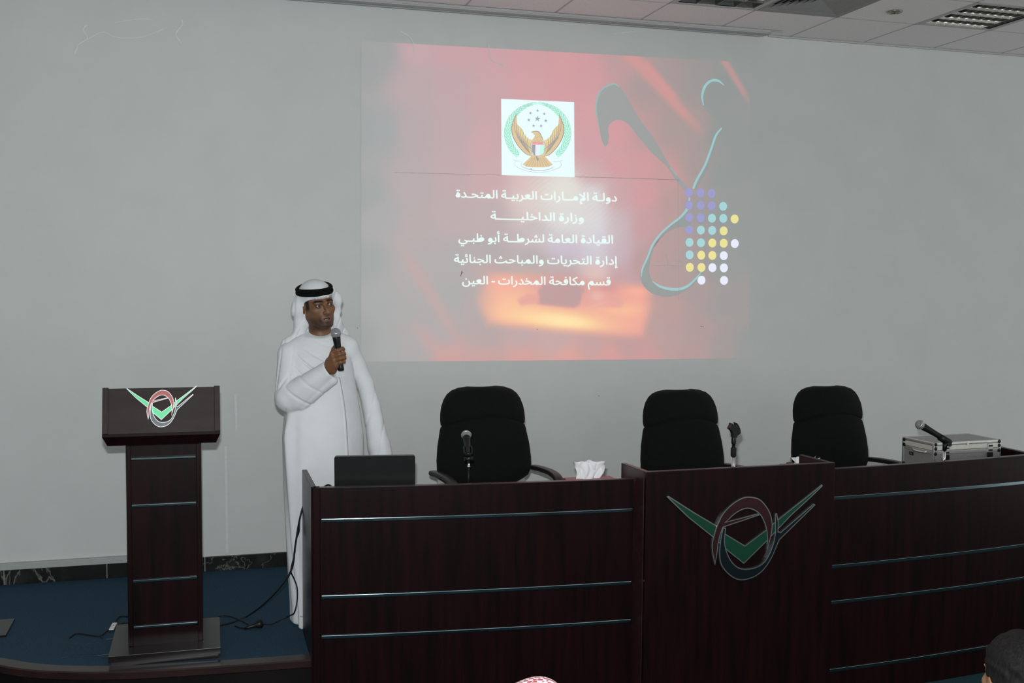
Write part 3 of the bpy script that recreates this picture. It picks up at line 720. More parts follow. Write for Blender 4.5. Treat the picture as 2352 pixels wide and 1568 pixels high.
# empty stand at the centre desk
pb, pt = Vector((2.6729, -1.8500, 0.8614)), Vector((2.6693, -1.8500, 1.0227))
x, y = pb.x, pb.y
t = thing('microphone_stand', 'chrome table stand with an empty black microphone clip, on the centre desk', 'microphone stand', (x, y, ZD))
stand_base(t, x, y, ZD)
zz = lambda py: pt.z + (1003 - py) / 432.0
mb = MB(); mb.tube([(x, y, ZD + 0.02), (x, y, zz(1047))], 0.0105, 16); mb.build('lower_pole', M['chrome2'], t)
mb = MB(); mb.lathe([(0.010, zz(1049)), (0.0148, zz(1046)), (0.0148, zz(1029)), (0.012, zz(1027))], 20, mtx=Matrix.Translation((x, y, 0))); mb.build('grip_sleeve', M['blackrubber'], t)
mb = MB(); mb.tube([(x, y, zz(1028)), (x, y, zz(1003))], 0.0095, 16); mb.build('upper_pole', M['chrome2'], t)
mb = MB(); mb.lathe([(0.010, zz(1019)), (0.0125, zz(1018)), (0.0125, zz(1006)), (0.0105, zz(1003)), (0.0115, zz(1000))], 18, mtx=Matrix.Translation((x, y, 0)))
ca, cb = Vector((x + 0.006, y - 0.030, zz(989))), Vector((x + 0.030, y + 0.03, zz(986)))
outl = [(-14, 982), (-11, 977), (-9, 970.5), (-7, 972), (-3, 976.5), (1, 979.5), (2.3, 975), (1.6, 970.5), (3, 970), (6, 973), (9.5, 977), (12, 983), (14, 989), (14, 994), (10, 997.5), (6, 1000), (5.5, 1004), (-4, 1004), (-4.5, 999), (-6, 992), (-9, 988), (-13, 985)]
mb.prism([(a / 432.0, zz(b)) for a, b in outl], lambda u, v, d: (x + u, y + d, v), -0.016, 0.016)
mb.build('clip', M['blackplastic'], t, bevel=0.004)
# stand at the right desk
pb = Vector((4.0066, -1.8100, 0.8250)); pt = Vector((4.0143, -1.8100, 0.9285))
x, y = pb.x, pb.y
t = thing('microphone_stand', 'chrome table stand holding the tilted microphone in front of the silver case', 'microphone stand', (x, y, ZD))
stand_base(t, x, y, ZD, 0.68)
mb = MB(); mb.tube([(x, y, ZD + 0.02), (x + 0.004, y, pt.z - 0.03)], 0.0085, 16); mb.build('pole', M['chrome2'], t)
mb = clip_cradle(t, mic3_t - (mic3_b - mic3_t) * 0.03, mic3_b, 0.0185, 0.07)
mb.tube([(x + 0.004, y, pt.z - 0.035), (x + 0.006, y, pt.z - 0.008), (x + 0.018, y, pt.z + 0.006)], [0.011, 0.013, 0.018], 14); k_ = mb.build('clip', M['blackplastic'], t)
mb = MB(); p = Vector((x + 0.020, y, pt.z + 0.002)); mb.tube([p + Vector((0, -0.024, 0)), p + Vector((0, 0.024, 0))], 0.013, 14); mb.build('pivot_bolt', M['blackplastic'], k_)

# ================================================================ TISSUE BOXES
def crumple(seed, w, h):
    r = np.random.default_rng(seed); n = 15; vs = []
    ph = r.uniform(0, 6, 8)
    for j in range(n):
        v = j / (n - 1)
        for i in range(n):
            u = i / (n - 1) * 2 - 1
            x = u * w * (0.80 + 0.20 * v ** 0.7) + 0.004 * math.sin(7 * v + ph[0]) + 0.03 * max(u - 0.5, 0) * v
            y = 0.013 * math.sin(4.5 * u + ph[1] + 2 * v) * (0.35 + v) + 0.008 * math.sin(9 * u - 5 * v + ph[2]) + 0.006 * abs(math.sin(6 * u + 5 * v)) + 0.02 * (v - 0.5) * math.sin(2 * u + ph[3])
            z = h * v * (1 - 0.10 * max(u - 0.3, 0) + 0.015 * math.sin(6 * u + ph[5])) + 0.004 * math.sin(9 * u + ph[4])
            vs.append((x, y, z))
    return vs, n
def tissue_box(label, loc, rz, seed, th, tw=0.076):
    t = thing('tissue_box', label, 'tissue box', loc, rz, 'tissue boxes on the desks')
    mb = MB(); mb.box((-0.128, -0.062, 0), (0.128, 0.062, 0.066)); bx = mb.build('carton', M['pinkcard'], t, bevel=0.002, local=True)
    mb = MB(); mb.box((-0.128, -0.0628, 0.050), (-0.066, -0.0622, 0.0645)); mb.build('cream_band', M['creamcard'], bx, local=True)
    mb = MB(); mb.box((-0.066, -0.0629, 0.050), (-0.014, -0.0622, 0.0645)); mb.box((-0.1285, -0.0625, 0.0), (-0.1282, 0.0625, 0.0645)); mb.box((0.0, -0.0629, 0.056), (0.128, -0.0622, 0.0645)); mb.build('crimson_band', M['redcard'], bx, local=True)
    vs, n = crumple(seed, tw, th)
    vs = [(x - 0.008, y, z + 0.064) for x, y, z in vs]
    vs2 = [(x * 0.9 + 0.012, y * -0.7 + 0.016, 0.064 + (z - 0.064) * 0.93) for x, y, z in vs]
    fs = [(j * n + i, j * n + i + 1, (j + 1) * n + i + 1, (j + 1) * n + i) for j in range(n - 1) for i in range(n - 1)]
    mb = MB(); mb.add(vs, fs, 0, True); mb.add(vs2, fs, 0, True); o = mb.build('tissue', M['tissue'], t, local=True)
    sd = o.modifiers.new('Solid', 'SOLIDIFY'); sd.thickness = 0.0012
    return t
tissue_box('crimson tissue box with a tall white tissue, between the left and centre chairs', (1.925, -1.72, ZD), -0.03, 5, 0.094)
tissue_box('tissue box mostly hidden by the centre desk, white tip showing beside right chair', (3.245, -1.62, ZD + 0.0005), -0.03, 9, 0.044, 0.078)

# ================================================================ SILVER CASE
case_o = Vector((4.041, -1.679, ZD)); cz = 0.914 - ZD
t = thing('flight_case', 'silver aluminium flight case with black latches lying on the right desk', 'case', tuple(case_o), 0.06)
cwx, cdy = 0.488, 0.264
mb = MB(); mb.box((0.002, 0.002, 0.008), (cwx - 0.002, cdy - 0.002, 0.121)); mb.build('body', M['alupanel'], t, local=True, bevel=0.003)
mb = MB(); mb.box((0.002, 0.002, 0.1235), (cwx - 0.002, cdy - 0.002, cz - 0.001)); lidp = mb.build('lid', M['alupanel'], t, local=True, bevel=0.003)
mb = MB(); mb.box((0.0, -0.001, 0.100), (cwx, cdy + 0.001, 0.1215)); mb.build('lower_band', M['alu'], t, local=True, bevel=0.002)
mb = MB(); mb.box((0.0, -0.001, 0.1235), (cwx, cdy + 0.001, 0.150)); mb.build('lid_band', M['alucream'], lidp, local=True, bevel=0.002)
mb = MB(); e = 0.014
for (a, b) in (((0, -0.002, cz - e), (cwx, e, cz + 0.0005)), ((0, cdy - e, cz - e), (cwx, cdy + 0.002, cz + 0.0005)), ((-0.002, 0, cz - e), (e, cdy, cz + 0.0005)), ((cwx - e, 0, cz - e), (cwx + 0.002, cdy, cz + 0.0005))): mb.box(a, b)
mb.build('lid_edging', M['alu'], lidp, local=True, bevel=0.003)
mb = MB()
for (a, b) in (((0, -0.002, 0), (cwx, e, e)), ((0, cdy - e, 0), (cwx, cdy + 0.002, e)), ((-0.002, 0, 0), (e, cdy, e)), ((cwx - e, 0, 0), (cwx + 0.002, cdy, e))): mb.box(a, b)
for cx_ in (0, cwx):
    for cy_ in (0, cdy): mb.box((cx_ - 0.0025 if cx_ == 0 else cx_ - 0.012, cy_ - 0.0025 if cy_ == 0 else cy_ - 0.012, 0), (cx_ + 0.012 if cx_ == 0 else cx_ + 0.0025, cy_ + 0.012 if cy_ == 0 else cy_ + 0.0025, cz - 0.003))
mb.build('corner_edging', M['alu'], t, local=True, bevel=0.003)
for cx_ in (0.006, cwx - 0.006):
    for cz_ in (0.012, 0.106, 0.136, cz - 0.010):
        mb = MB(); mb.lathe([(0.0105, -0.005), (0.0105, 0.001), (0.006, 0.0035)], 16, mtx=Matrix.Translation((cx_ + (0.006 if cx_ < 0.1 else -0.006), -0.003, cz_)) @ Matrix.Rotation(PI / 2, 4, 'X')); mb.build('corner_rivet', M['blackplastic'], t, local=True)
for cz_ in (0.012, 0.125, cz - 0.014):
    mb = MB(); mb.lathe([(0.0105, -0.005), (0.0105, 0.001), (0.006, 0.0035)], 16, mtx=Matrix.Translation((-0.003, cdy - 0.016, cz_)) @ Matrix.Rotation(-PI / 2, 4, 'Y')); mb.build('corner_rivet', M['blackplastic'], t, local=True)
for lx in (0.088, 0.405):
    mb = MB(); mb.box((lx - 0.019, -0.012, 0.068), (lx + 0.019, -0.002, 0.098)); la = mb.build('latch', M['blackplastic'], t, local=True, bevel=0.003)
    mb = MB(); mb.box((lx - 0.018, -0.010, 0.100), (lx + 0.018, -0.002, 0.150)); mb.build('latch_plate', M['alu'], la, local=True, bevel=0.002)
    for q_ in ((-0.0115, -0.0095, 0.106, 0.116), (-0.0115, -0.0095, 0.132, 0.142)): mb = MB(); mb.box((lx - 0.014, q_[0], q_[2]), (lx + 0.014, q_[1], q_[3])); mb.build('latch_slot', M['blackplastic'], la, local=True)
mb = MB(); mb.box((0.235, -0.005, cz - 0.024), (0.249, -0.001, cz + 0.002)); mb.build('top_clasp', M['alu'], lidp, local=True, bevel=0.001)
mb = MB(); mb.box((-0.006, 0.165, 0.072), (-0.001, 0.20, 0.092)); mb.build('side_lock', M['blackplastic'], t, local=True, bevel=0.002)
mb = MB(); mb.box((-0.0075, 0.172, 0.077), (-0.0055, 0.178, 0.087)); mb.box((-0.0075, 0.186, 0.077), (-0.0055, 0.191, 0.087)); mb.build('lock_dial', M['alu'], t, local=True)
mb = MB(); mb.tube(smooth_path([(-0.004, 0.05, 0.112), (-0.016, 0.062, 0.108), (-0.018, 0.105, 0.107), (-0.016, 0.148, 0.108), (-0.004, 0.16, 0.112)], 5), 0.007, 10); mb.build('side_handle', M['alu'], t, local=True)

# ================================================================ CABLES
def cable(name, label, pts, r=0.0038, parent=None, n=6):
    mb = MB(); mb.tube(smooth_path(pts, n), r, 8); o = mb.build(name, M['cable'], parent)
    if parent is None: tag(o, label, 'cable')
    return o
zf = 0.005
cable('power_cable', 'thick black cable sweeping from the left desk across the carpet to the lectern',
      [(0.508, -1.30, 0.70), (0.4790, -1.3450, 0.6138), (0.4655, -1.3450, 0.5465), (0.4496, -1.3450, 0.4408), (0.4431, -1.3400, 0.3763), (0.4300, -1.3350, 0.3280), (0.4022, -1.3200, 0.2734), (0.3506, -1.2600, 0.1914), (0.2889, -1.1600, 0.1015), (0.2156, -1.0146, 0.0060), (0.1338, -1.0956, 0.0050), (0.0598, -1.1275, 0.0050), (0.0002, -1.1407, 0.0050), (-0.0652, -1.1592, 0.0050)], 0.0048)
cable('power_cable', 'thin black cable hanging before the white robe and curling back to the floor plug',
      [(0.506, -1.30, 0.69), (0.4761, -1.3520, 0.5996), (0.4714, -1.3520, 0.5364), (0.4558, -1.3520, 0.4921), (0.4489, -1.3520, 0.4244), (0.4332, -1.3520, 0.3619), (0.4301, -1.3480, 0.3270), (0.4466, -1.3450, 0.2863), (0.4608, -1.3450, 0.2396), (0.4605, -1.3450, 0.1757), (0.4459, -1.3450, 0.1128), (0.4305, -1.1976, 0.0500), (0.3880, -1.1900, 0.0300), (0.3438, -1.1729, 0.0060), (0.3037, -1.1659, 0.0060), (0.2786, -1.2166, 0.0080)], 0.0034)
t = thing('extension_plug', 'black plug with short looping lead on the blue carpet between lectern and robed speaker', 'plug', (0.2644, -1.1880, 0.0000))
a, b = Vector((0.1987, -1.2202, 0.0090)), Vector((0.2931, -1.1977, 0.0240))
mb = MB(); mb.tube([a, a.lerp(b, 0.25), a.lerp(b, 0.62), a.lerp(b, 0.72), a.lerp(b, 0.92), b], [0.006, 0.010, 0.013, 0.022, 0.024, 0.014], 14); mb.build('plug_body', M['blackplastic'], t)
mb = MB(); mb.tube(smooth_path([(0.0180, -1.1122, 0.0060), (0.0453, -1.0305, 0.0060), (0.0778, -0.9666, 0.0060), (0.1321, -0.9848, 0.0060), (0.1841, -1.0672, 0.0060), (0.2379, -1.1841, 0.0080), (0.2626, -1.2259, 0.0100)], 6), 0.0036, 8); mb.tube(smooth_path([(0.1544, -1.1557, 0.0060), (0.1799, -1.1915, 0.0060), (0.2076, -1.2194, 0.0080)], 5), 0.0042, 8); mb.build('plug_lead', M['cable'], t)
t = thing('tagged_cable', 'forked black cable with white tape tag on the carpet left of the lectern', 'cable', (-0.4688, -1.0295, 0.0000))
mb = MB(); mb.tube(smooth_path([(-0.6586, -1.1278, 0.0030), (-0.6483, -1.0886, 0.0050), (-0.6228, -1.0741, 0.0060), (-0.5669, -1.1132, 0.0060), (-0.5127, -1.1380, 0.0060), (-0.4861, -1.0780, 0.0080), (-0.4620, -1.0327, 0.0120), (-0.4428, -1.0026, 0.0100), (-0.4094, -0.9549, 0.0060), (-0.3545, -0.9620, 0.0060)], 6), 0.0042, 8)
mb.tube(smooth_path([(-0.4539, -1.0267, 0.0140), (-0.4543, -0.9619, 0.0120), (-0.4480, -0.8685, 0.0080), (-0.4216, -0.8346, 0.0060), (-0.3547, -0.8791, 0.0060)], 6), 0.0042, 8)
mb.tube(smooth_path([(-0.5066, -1.1362, 0.0060), (-0.5018, -1.1687, 0.0050), (-0.4985, -1.1847, 0.0010)], 4), 0.0036, 8); mb.build('lead', M['cable'], t)
a, b = Vector((-0.4636, -1.0822, 0.0120)), Vector((-0.4522, -0.9897, 0.0160))
mb = MB(); dv = (b - a).normalized(); sv = Vector((0, 0, 1)).cross(dv).normalized() * 0.012; up = Vector((0, 0, 0.007))
mb.add([a - sv, a + sv, b + sv, b - sv, a - sv + up, a + sv + up, b + sv + up, b - sv + up], [(0, 3, 2, 1), (4, 5, 6, 7), (0, 1, 5, 4), (1, 2, 6, 5), (2, 3, 7, 6), (3, 0, 4, 7)]); tg = mb.build('tag', M['white_tag'], t, bevel=0.002)
mb = MB(); c_ = a.lerp(b, 0.55) + up; mb.add([c_ - sv * 0.25 - dv * 0.006 + Vector((0, 0, 0.0006)), c_ + sv * 0.1 - dv * 0.006 + Vector((0, 0, 0.0006)), c_ + sv * 0.1 + dv * 0.006 + Vector((0, 0, 0.0006)), c_ - sv * 0.25 + dv * 0.006 + Vector((0, 0, 0.0006))], [(0, 1, 2, 3)]); mb.build('tag_mark', M['ink'], tg)
cable('laptop_cable', 'short black cable lying on the desk at the left of the laptop', [(0.545, -1.42, ZD + 0.004), (0.56, -1.50, ZD + 0.01), (0.575, -1.62, ZD + 0.072), (0.60, -1.655, ZD + 0.078), (0.64, -1.66, ZD + 0.02)], 0.0045)

# ================================================================ CEILING FITTINGS
def lamp(label, i, j, along_x, troughs, blades):
    x0, y0 = TX0 + i * TS, TY0 - (j + 1) * TS; cx_, cy_ = x0 + TS / 2, y0 + TS / 2
    t = thing('ceiling_light', label, 'ceiling light', (cx_, cy_, H), 0 if along_x else PI / 2, 'louvred ceiling lights that are switched off')
    h_ = TS / 2 - 0.004; o = 0.265
    mb = MB()
    for a, b in (((-h_, -h_), (h_, -o)), ((-h_, o), (h_, h_)), ((-h_, -o), (-o, o)), ((o, -o), (h_, o))): mb.box((a[0], a[1], -0.004), (b[0], b[1], 0.006))
    mb.build('frame', M['lampframe'], t, local=True, bevel=0.001)
    mb = MB(); mb.box((-o, -o, 0.085), (o, o, 0.095))
    for a, b in (((-o - 0.003, -o - 0.003), (o + 0.003, -o)), ((-o - 0.003, o), (o + 0.003, o + 0.003)), ((-o - 0.003, -o), (-o, o)), ((o, -o), (o + 0.003, o))): mb.box((a[0], a[1], 0), (b[0], b[1], 0.095))
    mb.build('housing', M['lampdark'], t, local=True)
    pitch = 2 * o / troughs
    for k in range(troughs):                                # one curved reflector channel per tube
        yc = -o + pitch * (k + 0.5); vs = []; n = 10
        for s in range(n + 1):
            a = PI * s / n; yy = -math.cos(a) * (pitch / 2 - 0.004); z = 0.012 + 0.06 * math.sin(a) ** 0.8
            vs += [(-o, yc + yy, z), (o, yc + yy, z)]
        mb = MB(); mb.add(vs, [(2 * s, 2 * s + 1, 2 * s + 3, 2 * s + 2) for s in range(n)], 0, True)
        rf = mb.build('reflector', M['reflector'], t, local=True)
        mb = MB(); mb.tube([(-o + 0.02, yc, 0.045), (o - 0.02, yc, 0.045)], 0.0085, 10); mb.build('tube', M['tube_glass'], rf, local=True)
        mb = MB()
        for b in range(1, blades):                          # thin bowed cross blades, deeper at the channel walls
            xb = -o + 2 * o * b / blades
            mb.add([(xb - 0.002, yc - pitch / 2 + 0.003, 0.001), (xb - 0.002, yc + pitch / 2 - 0.003, 0.001), (xb - 0.006, yc + pitch / 2 - 0.006, 0.038), (xb - 0.006, yc - pitch / 2 + 0.006, 0.038),
                    (xb + 0.002, yc - pitch / 2 + 0.003, 0.001), (xb + 0.002, yc + pitch / 2 - 0.003, 0.001), (xb + 0.006, yc + pitch / 2 - 0.006, 0.038), (xb + 0.006, yc - pitch / 2 + 0.006, 0.038)],
                   [(0, 1, 2, 3), (4, 7, 6, 5), (0, 4, 5, 1), (2, 6, 7, 3), (0, 3, 7, 4), (1, 5, 6, 2)])
        mb.build('louvre', M['reflector'], rf, local=True)
    mb = MB()
    for k in range(troughs + 1):
        yc = -o + pitch * k; mb.add([(-o, yc - 0.0015, 0.0), (o, yc - 0.0015, 0.0), (o, yc - 0.005, 0.03), (-o, yc - 0.005, 0.03), (-o, yc + 0.0015, 0.0), (o, yc + 0.0015, 0.0), (o, yc + 0.005, 0.03), (-o, yc + 0.005, 0.03)], [(0, 3, 2, 1), (4, 5, 6, 7), (0, 1, 5, 4), (3, 7, 6, 2)])
    mb.build('divider', M['reflector'], t, local=True)
    return t
lamp('louvred ceiling light beside the air vent, cut by the top edge of the photo', 0, 0, False, 4, 4)
lamp('louvred ceiling light with a fine grid at the top right corner of the photo', 3, 0, True, 4, 9)
# four-way air vent
x0, y0 = TX0 + TS, TY0 - TS; cx_, cy_ = x0 + TS / 2, y0 + TS / 2
t = thing('air_vent', 'square four-way ceiling air vent between the two louvred lights', 'air vent', (cx_, cy_, H))
h_ = TS / 2 - 0.004
mb = MB(); mb.box((-h_, -h_, 0.10), (h_, h_, 0.11))
for s in (-1, 1): mb.box((min(s * h_, s * (h_ - .002)), -h_, 0), (max(s * h_, s * (h_ - .002)), h_, 0.1)); mb.box((-h_, min(s * h_, s * (h_ - .002)), 0), (h_, max(s * h_, s * (h_ - .002)), 0.1))
mb.build('void', M['ventdark'], t, local=True)
mb = MB(); a_, b_ = h_, h_ - 0.03
for k in range(4):
    r_ = Matrix.Rotation(PI / 2 * k, 3, 'Z'); mb.add([r_ @ Vector(p) for p in ((-a_, -a_, -0.004), (a_, -a_, -0.004), (b_, -b_, 0.004), (-b_, -b_, 0.004), (-a_, -a_, 0.0), (a_, -a_, 0.0), (b_, -b_, 0.008), (-b_, -b_, 0.008))], [(0, 1, 2, 3), (4, 7, 6, 5), (0, 4, 5, 1), (2, 6, 7, 3)])
mb.build('frame', M['ventm'], t, local=True)
for q in range(7):                                          # nested pyramidal blade rings
    a_ = h_ - 0.030 - q * 0.036; b_ = a_ - 0.030; mb = MB()
    for k in range(4):
        r_ = Matrix.Rotation(PI / 2 * k, 3, 'Z'); mb.add([r_ @ Vector(p) for p in ((-a_, -a_, 0.006), (a_, -a_, 0.006), (b_, -b_, 0.030), (-b_, -b_, 0.030), (-a_, -a_, 0.009), (a_, -a_, 0.009), (b_, -b_, 0.033), (-b_, -b_, 0.033))], [(0, 1, 2, 3), (4, 7, 6, 5), (0, 4, 5, 1), (2, 6, 7, 3)])
    mb.build('blade_ring', M['ventm'], t, local=True)
t = thing('ceiling_sprinkler', 'small round metal sprinkler cup in the ceiling tile right of the air vent', 'sprinkler', (4.289, -0.847, H))
mb = MB(); mb.lathe([(0.046, 0.0), (0.050, -0.003), (0.044, -0.010), (0.032, -0.012), (0.028, -0.006), (0.012, -0.005)], 28); mb.build('rim', M['brass'], t, local=True)
mb = MB(); mb.lathe([(0.006, -0.004), (0.006, -0.016), (0.014, -0.018), (0.013, -0.021)], 14); mb.build('nozzle', M['chrome2'], t, local=True)

# ================================================================ PROJECTED PICTURE ON THE WALL
pj = thing('projected_picture', 'red projected slide with crest, Arabic lettering and coloured dots on the wall', 'projected picture', (2.35, -0.002, 1.3))
def art(d):
    def f(u, v, dd=0): X, Z = wpt(u, v); return (X, -d - dd, Z)
    return f
SB = [(829.5, 94), (1722, 143.5), (1721, 823), (829.5, 831)]
def bil(s, t_): 
    top = (SB[0][0] + (SB[1][0] - SB[0][0]) * s, SB[0][1] + (SB[1][1] - SB[0][1]) * s); bot = (SB[3][0] + (SB[2][0] - SB[3][0]) * s, SB[3][1] + (SB[2][1] - SB[3][1]) * s)
    return top[0] + (bot[0] - top[0]) * t_, top[1] + (bot[1] - top[1]) * t_
NXP, NYP = 300, 240
pts = np.array([bil(i / (NXP - 1), j / (NYP - 1)) for j in range(NYP) for i in range(NXP)])
# colour samples of the slide's own photograph (x, y, r, g, b)
S_ = np.array([
 (835,150,153,156,157),(835,300,153,157,158),(835,450,154,157,158),(835,600,154,158,158),(835,780,155,158,158),(880,120,157,157,159),(880,300,158,160,162),(880,500,166,163,165),(880,700,163,163,164),(890,800,164,164,165),
 (950,110,193,162,167),(950,200,182,162,166),(950,300,178,162,166),(950,420,178,163,166),(950,520,178,163,165),(950,620,172,164,165),(950,720,168,164,165),(950,800,170,164,165),
 (1040,120,196,159,165),(1040,200,188,161,165),(1040,300,186,162,166),(1040,400,188,163,166),(1040,500,184,165,168),(1040,600,172,166,168),(1040,680,168,165,166),(1040,760,170,165,166),(1040,820,200,158,155),
 (1120,130,198,158,164),(1120,230,195,160,165),(1120,330,200,161,166),(1120,410,198,164,168),(1120,500,186,168,170),(1120,580,176,166,168),(1120,620,186,164,164),
 (1220,130,204,156,162),(1220,205,206,157,162),(1220,420,212,182,182),(1220,470,214,196,194),(1220,540,192,176,178),(1220,600,178,168,170),(1220,635,196,170,164),
 (1300,150,208,152,160),(1300,215,208,155,161),(1300,440,226,222,216),(1300,500,216,212,212),(1300,560,200,186,198),(1300,610,186,172,176),(1300,650,190,160,160),
 (1360,170,205,155,161),(1360,260,210,158,163),(1360,340,206,158,165),(1360,400,204,166,170),(1360,450,212,204,206),(1360,520,210,206,214),(1360,580,204,196,206),(1360,630,212,186,186),
 (1420,150,190,154,158),(1420,300,210,155,160),(1420,380,208,156,161),(1420,450,200,162,166),(1420,520,198,176,182),(1420,580,196,172,180),(1420,640,196,160,166),
 (1480,200,172,152,156),(1480,300,186,152,156),(1480,380,206,154,159),(1480,450,208,155,160),(1480,520,198,156,160),(1480,600,186,152,155),
 (1540,180,168,150,153),(1540,300,172,150,154),(1540,400,196,152,156),(1540,470,186,151,154),(1540,560,180,150,152),(1540,640,178,152,153),(1540,700,186,156,155),(1540,780,184,158,158),
 (1600,180,160,149,151),(1600,280,170,149,152),(1600,380,168,149,152),(1600,480,160,148,151),(1600,580,166,149,150),(1600,680,170,152,152),(1600,760,176,155,155),(1600,815,180,154,153),
 (1660,200,150,147,149),(1660,300,149,147,149),(1660,400,149,147,149),(1660,500,150,147,149),(1660,600,152,148,149),(1660,700,160,151,151),(1660,800,164,153,153),(1715,160,150,146,147),(1715,350,147,146,147),(1715,550,148,147,148),(1715,800,152,150,150),
 (1120,780,178,162,163),(1200,780,190,164,166),(1280,785,196,166,165),(1360,790,196,160,160),(1440,790,192,156,156),(1120,815,198,158,156),(1200,818,212,158,152),(1300,822,218,160,152),(1400,820,212,156,149),(1480,820,200,152,150),
 (1080,700,176,164,165),(1090,760,178,163,164)], float)
d2_ = ((pts[:, None, 0] - S_[None, :, 0]) / 1.0) ** 2 + ((pts[:, None, 1] - S_[None, :, 1]) / 1.0) ** 2
wgt = 1 / (d2_ + 350.0) ** 1.9; bgc = (wgt @ S_[:, 2:5]) / wgt.sum(1)[:, None]
px, py = pts[:, 0], pts[:, 1]
def mixin(mask, c): 
    global bgc
    bgc = bgc * (1 - mask[:, None]) + np.array(c, float) * mask[:, None]
def band(p0, p1, w0, w1, soft=0.5, fade=(0.08, 0.15)):
    """soft-edged streak from p0 to p1"""
    d = np.array(p1, float) - p0; L_ = np.hypot(*d); d /= L_; q = pts - np.array(p0); s = (q @ d) / L_; o = np.abs(q @ np.array([-d[1], d[0]])); w = w0 + (w1 - w0) * np.clip(s, 0, 1)
    m = np.clip((w - o) / (w * soft), 0, 1); m = m * m * (3 - 2 * m)
    return m * np.clip(s / fade[0], 0, 1) * np.clip((1 - s) / fade[1], 0, 1)
hash_ = np.sin(px * 0.9 + py * 1.05 + 3 * np.sin(px * 0.051 - py * 0.043)) * 0.5 + np.sin(px * 0.43 + py * 0.52 + 2 * np.sin(px * 0.031 - py * 0.027)) * 0.5     # diagonal hatching of the picture
bgc += hash_[:, None] * 2.6 * np.exp(-(((px - 1370) / 170) ** 2 + ((py - 390) / 150) ** 2))[:, None]
# pale brushed patch, running down to the right behind the lettering
gp = lambda cx_, cy_, sx, sy, a: np.exp(-((((px - cx_) * math.cos(a) + (py - cy_) * math.sin(a)) / sx) ** 2 + ((-(px - cx_) * math.sin(a) + (py - cy_) * math.cos(a)) / sy) ** 2))
mixin(np.clip(gp(1275, 440, 60, 46, 0.5) * (0.72 + 0.30 * hash_), 0, 1), (224, 220, 212)); mixin(np.clip(gp(1345, 490, 62, 48, 0.9) * (0.62 + 0.26 * hash_), 0, 1), (222, 218, 218)); mixin(np.clip(gp(1370, 560, 50, 46, 0.9) * (0.5 + 0.2 * hash_), 0, 1), (210, 204, 214)); mixin(gp(1240, 545, 60, 16, 0.5) * 0.30, (214, 200, 204))
mixin(np.clip(gp(1300, 500, 70, 60, 0.8) * (0.5 + 0.3 * hash_), 0, 1), (216, 216, 212))
mixin(gp(1300, 575, 50, 18, 0.15) * 0.65, (198, 184, 204))
mixin(band((1440, 118), (1625, 318), 26, 17, 0.9, (0.02, 0.3)) * 0.75, (214, 144, 146)); mixin(band((1480, 140), (1560, 235), 16, 14, 0.9) * 0.5, (222, 150, 152))
mixin(band((1658, 130), (1728, 245), 15, 10, 0.9, (0.02, 0.35)) * 0.85, (196, 128, 128))
mixin(band((905, 540), (1090, 840), 24, 34, 1.0, (0.25, 0.05)) * 0.45, (200, 158, 158)); mixin(band((940, 730), (1040, 850), 26, 34, 1.0, (0.3, 0.02)) * 0.45, (202, 158, 156))
# the lit slab with the dark lump on it
def inpoly(poly, soft):
    """smooth mask of a convex polygon (clockwise in the picture)"""
    m = np.full(len(pts), 1e9)
    for (x0, y0), (x1, y1) in zip(poly, poly[1:] + poly[:1]):
        L_ = math.hypot(x1 - x0, y1 - y0); m = np.minimum(m, ((x1 - x0) * (py - y0) - (y1 - y0) * (px - x0)) / L_)
    m = np.clip(m / soft + 0.5, 0, 1); return m * m * (3 - 2 * m)
slab = inpoly([(1128, 622), (1300, 640), (1500, 652), (1502, 700), (1475, 768), (1440, 770), (1120, 741), (1088, 690)], 34)
slab = slab * np.clip((px - 1075) / 75, 0, 1) * np.clip((1520 - px) / 50, 0, 1)
mixin(slab, (238, 166, 146)); mixin(slab * gp(1180, 690, 70, 42, 0), (244, 186, 156)); mixin(slab * gp(1270, 735, 130, 26, 0.1), (252, 214, 160)); mixin(slab * gp(1300, 738, 60, 15, 0.1), (253, 226, 170)); mixin(slab * gp(1430, 712, 60, 18, 0), (246, 186, 148)); mixin(slab * gp(1165, 650, 40, 20, 0.1) * 0.8, (246, 172, 136)); mixin(slab * gp(1465, 668, 28, 12, 0), (248, 176, 140))
mixin(gp(1305, 652, 90, 26, 0.05) * 0.85, (200, 156, 158)); mixin(gp(1370, 628, 28, 18, 0) * 0.7, (226, 192, 186)); mixin(gp(1398, 660, 20, 14, 0) * 0.8, (206, 146, 142))
mixin(inpoly([(1236, 668), (1250, 650), (1330, 648), (1342, 668), (1332, 700), (1318, 707), (1236, 698)], 12) * 1.0, (190, 148, 150)); mixin(inpoly([(1188, 688), (1210, 674), (1240, 676), (1240, 696), (1196, 702)], 9) * 0.85, (226, 162, 154))
mixin(inpoly([(1335, 672), (1400, 668), (1432, 690), (1428, 706), (1340, 704)], 9) * 0.8, (226, 164, 158)); mixin(gp(1372, 680, 14, 12, 0) * 0.7, (234, 186, 180)); mixin(gp(1372, 700, 30, 3.5, -0.25) * 0.5, (240, 184, 170))
bgc = np.clip(bgc, 140, 255)
ad = np.maximum(np.array([lin3(*c) for c in bgc]) - BASE, 0)
# the bare wall dims towards the right, so the picture's own light is what remains above it
grid_obj('background', [art(0.0022)(x, y) for x, y in pts], NXP, NYP, glow('slide_background', None), pj, ad)

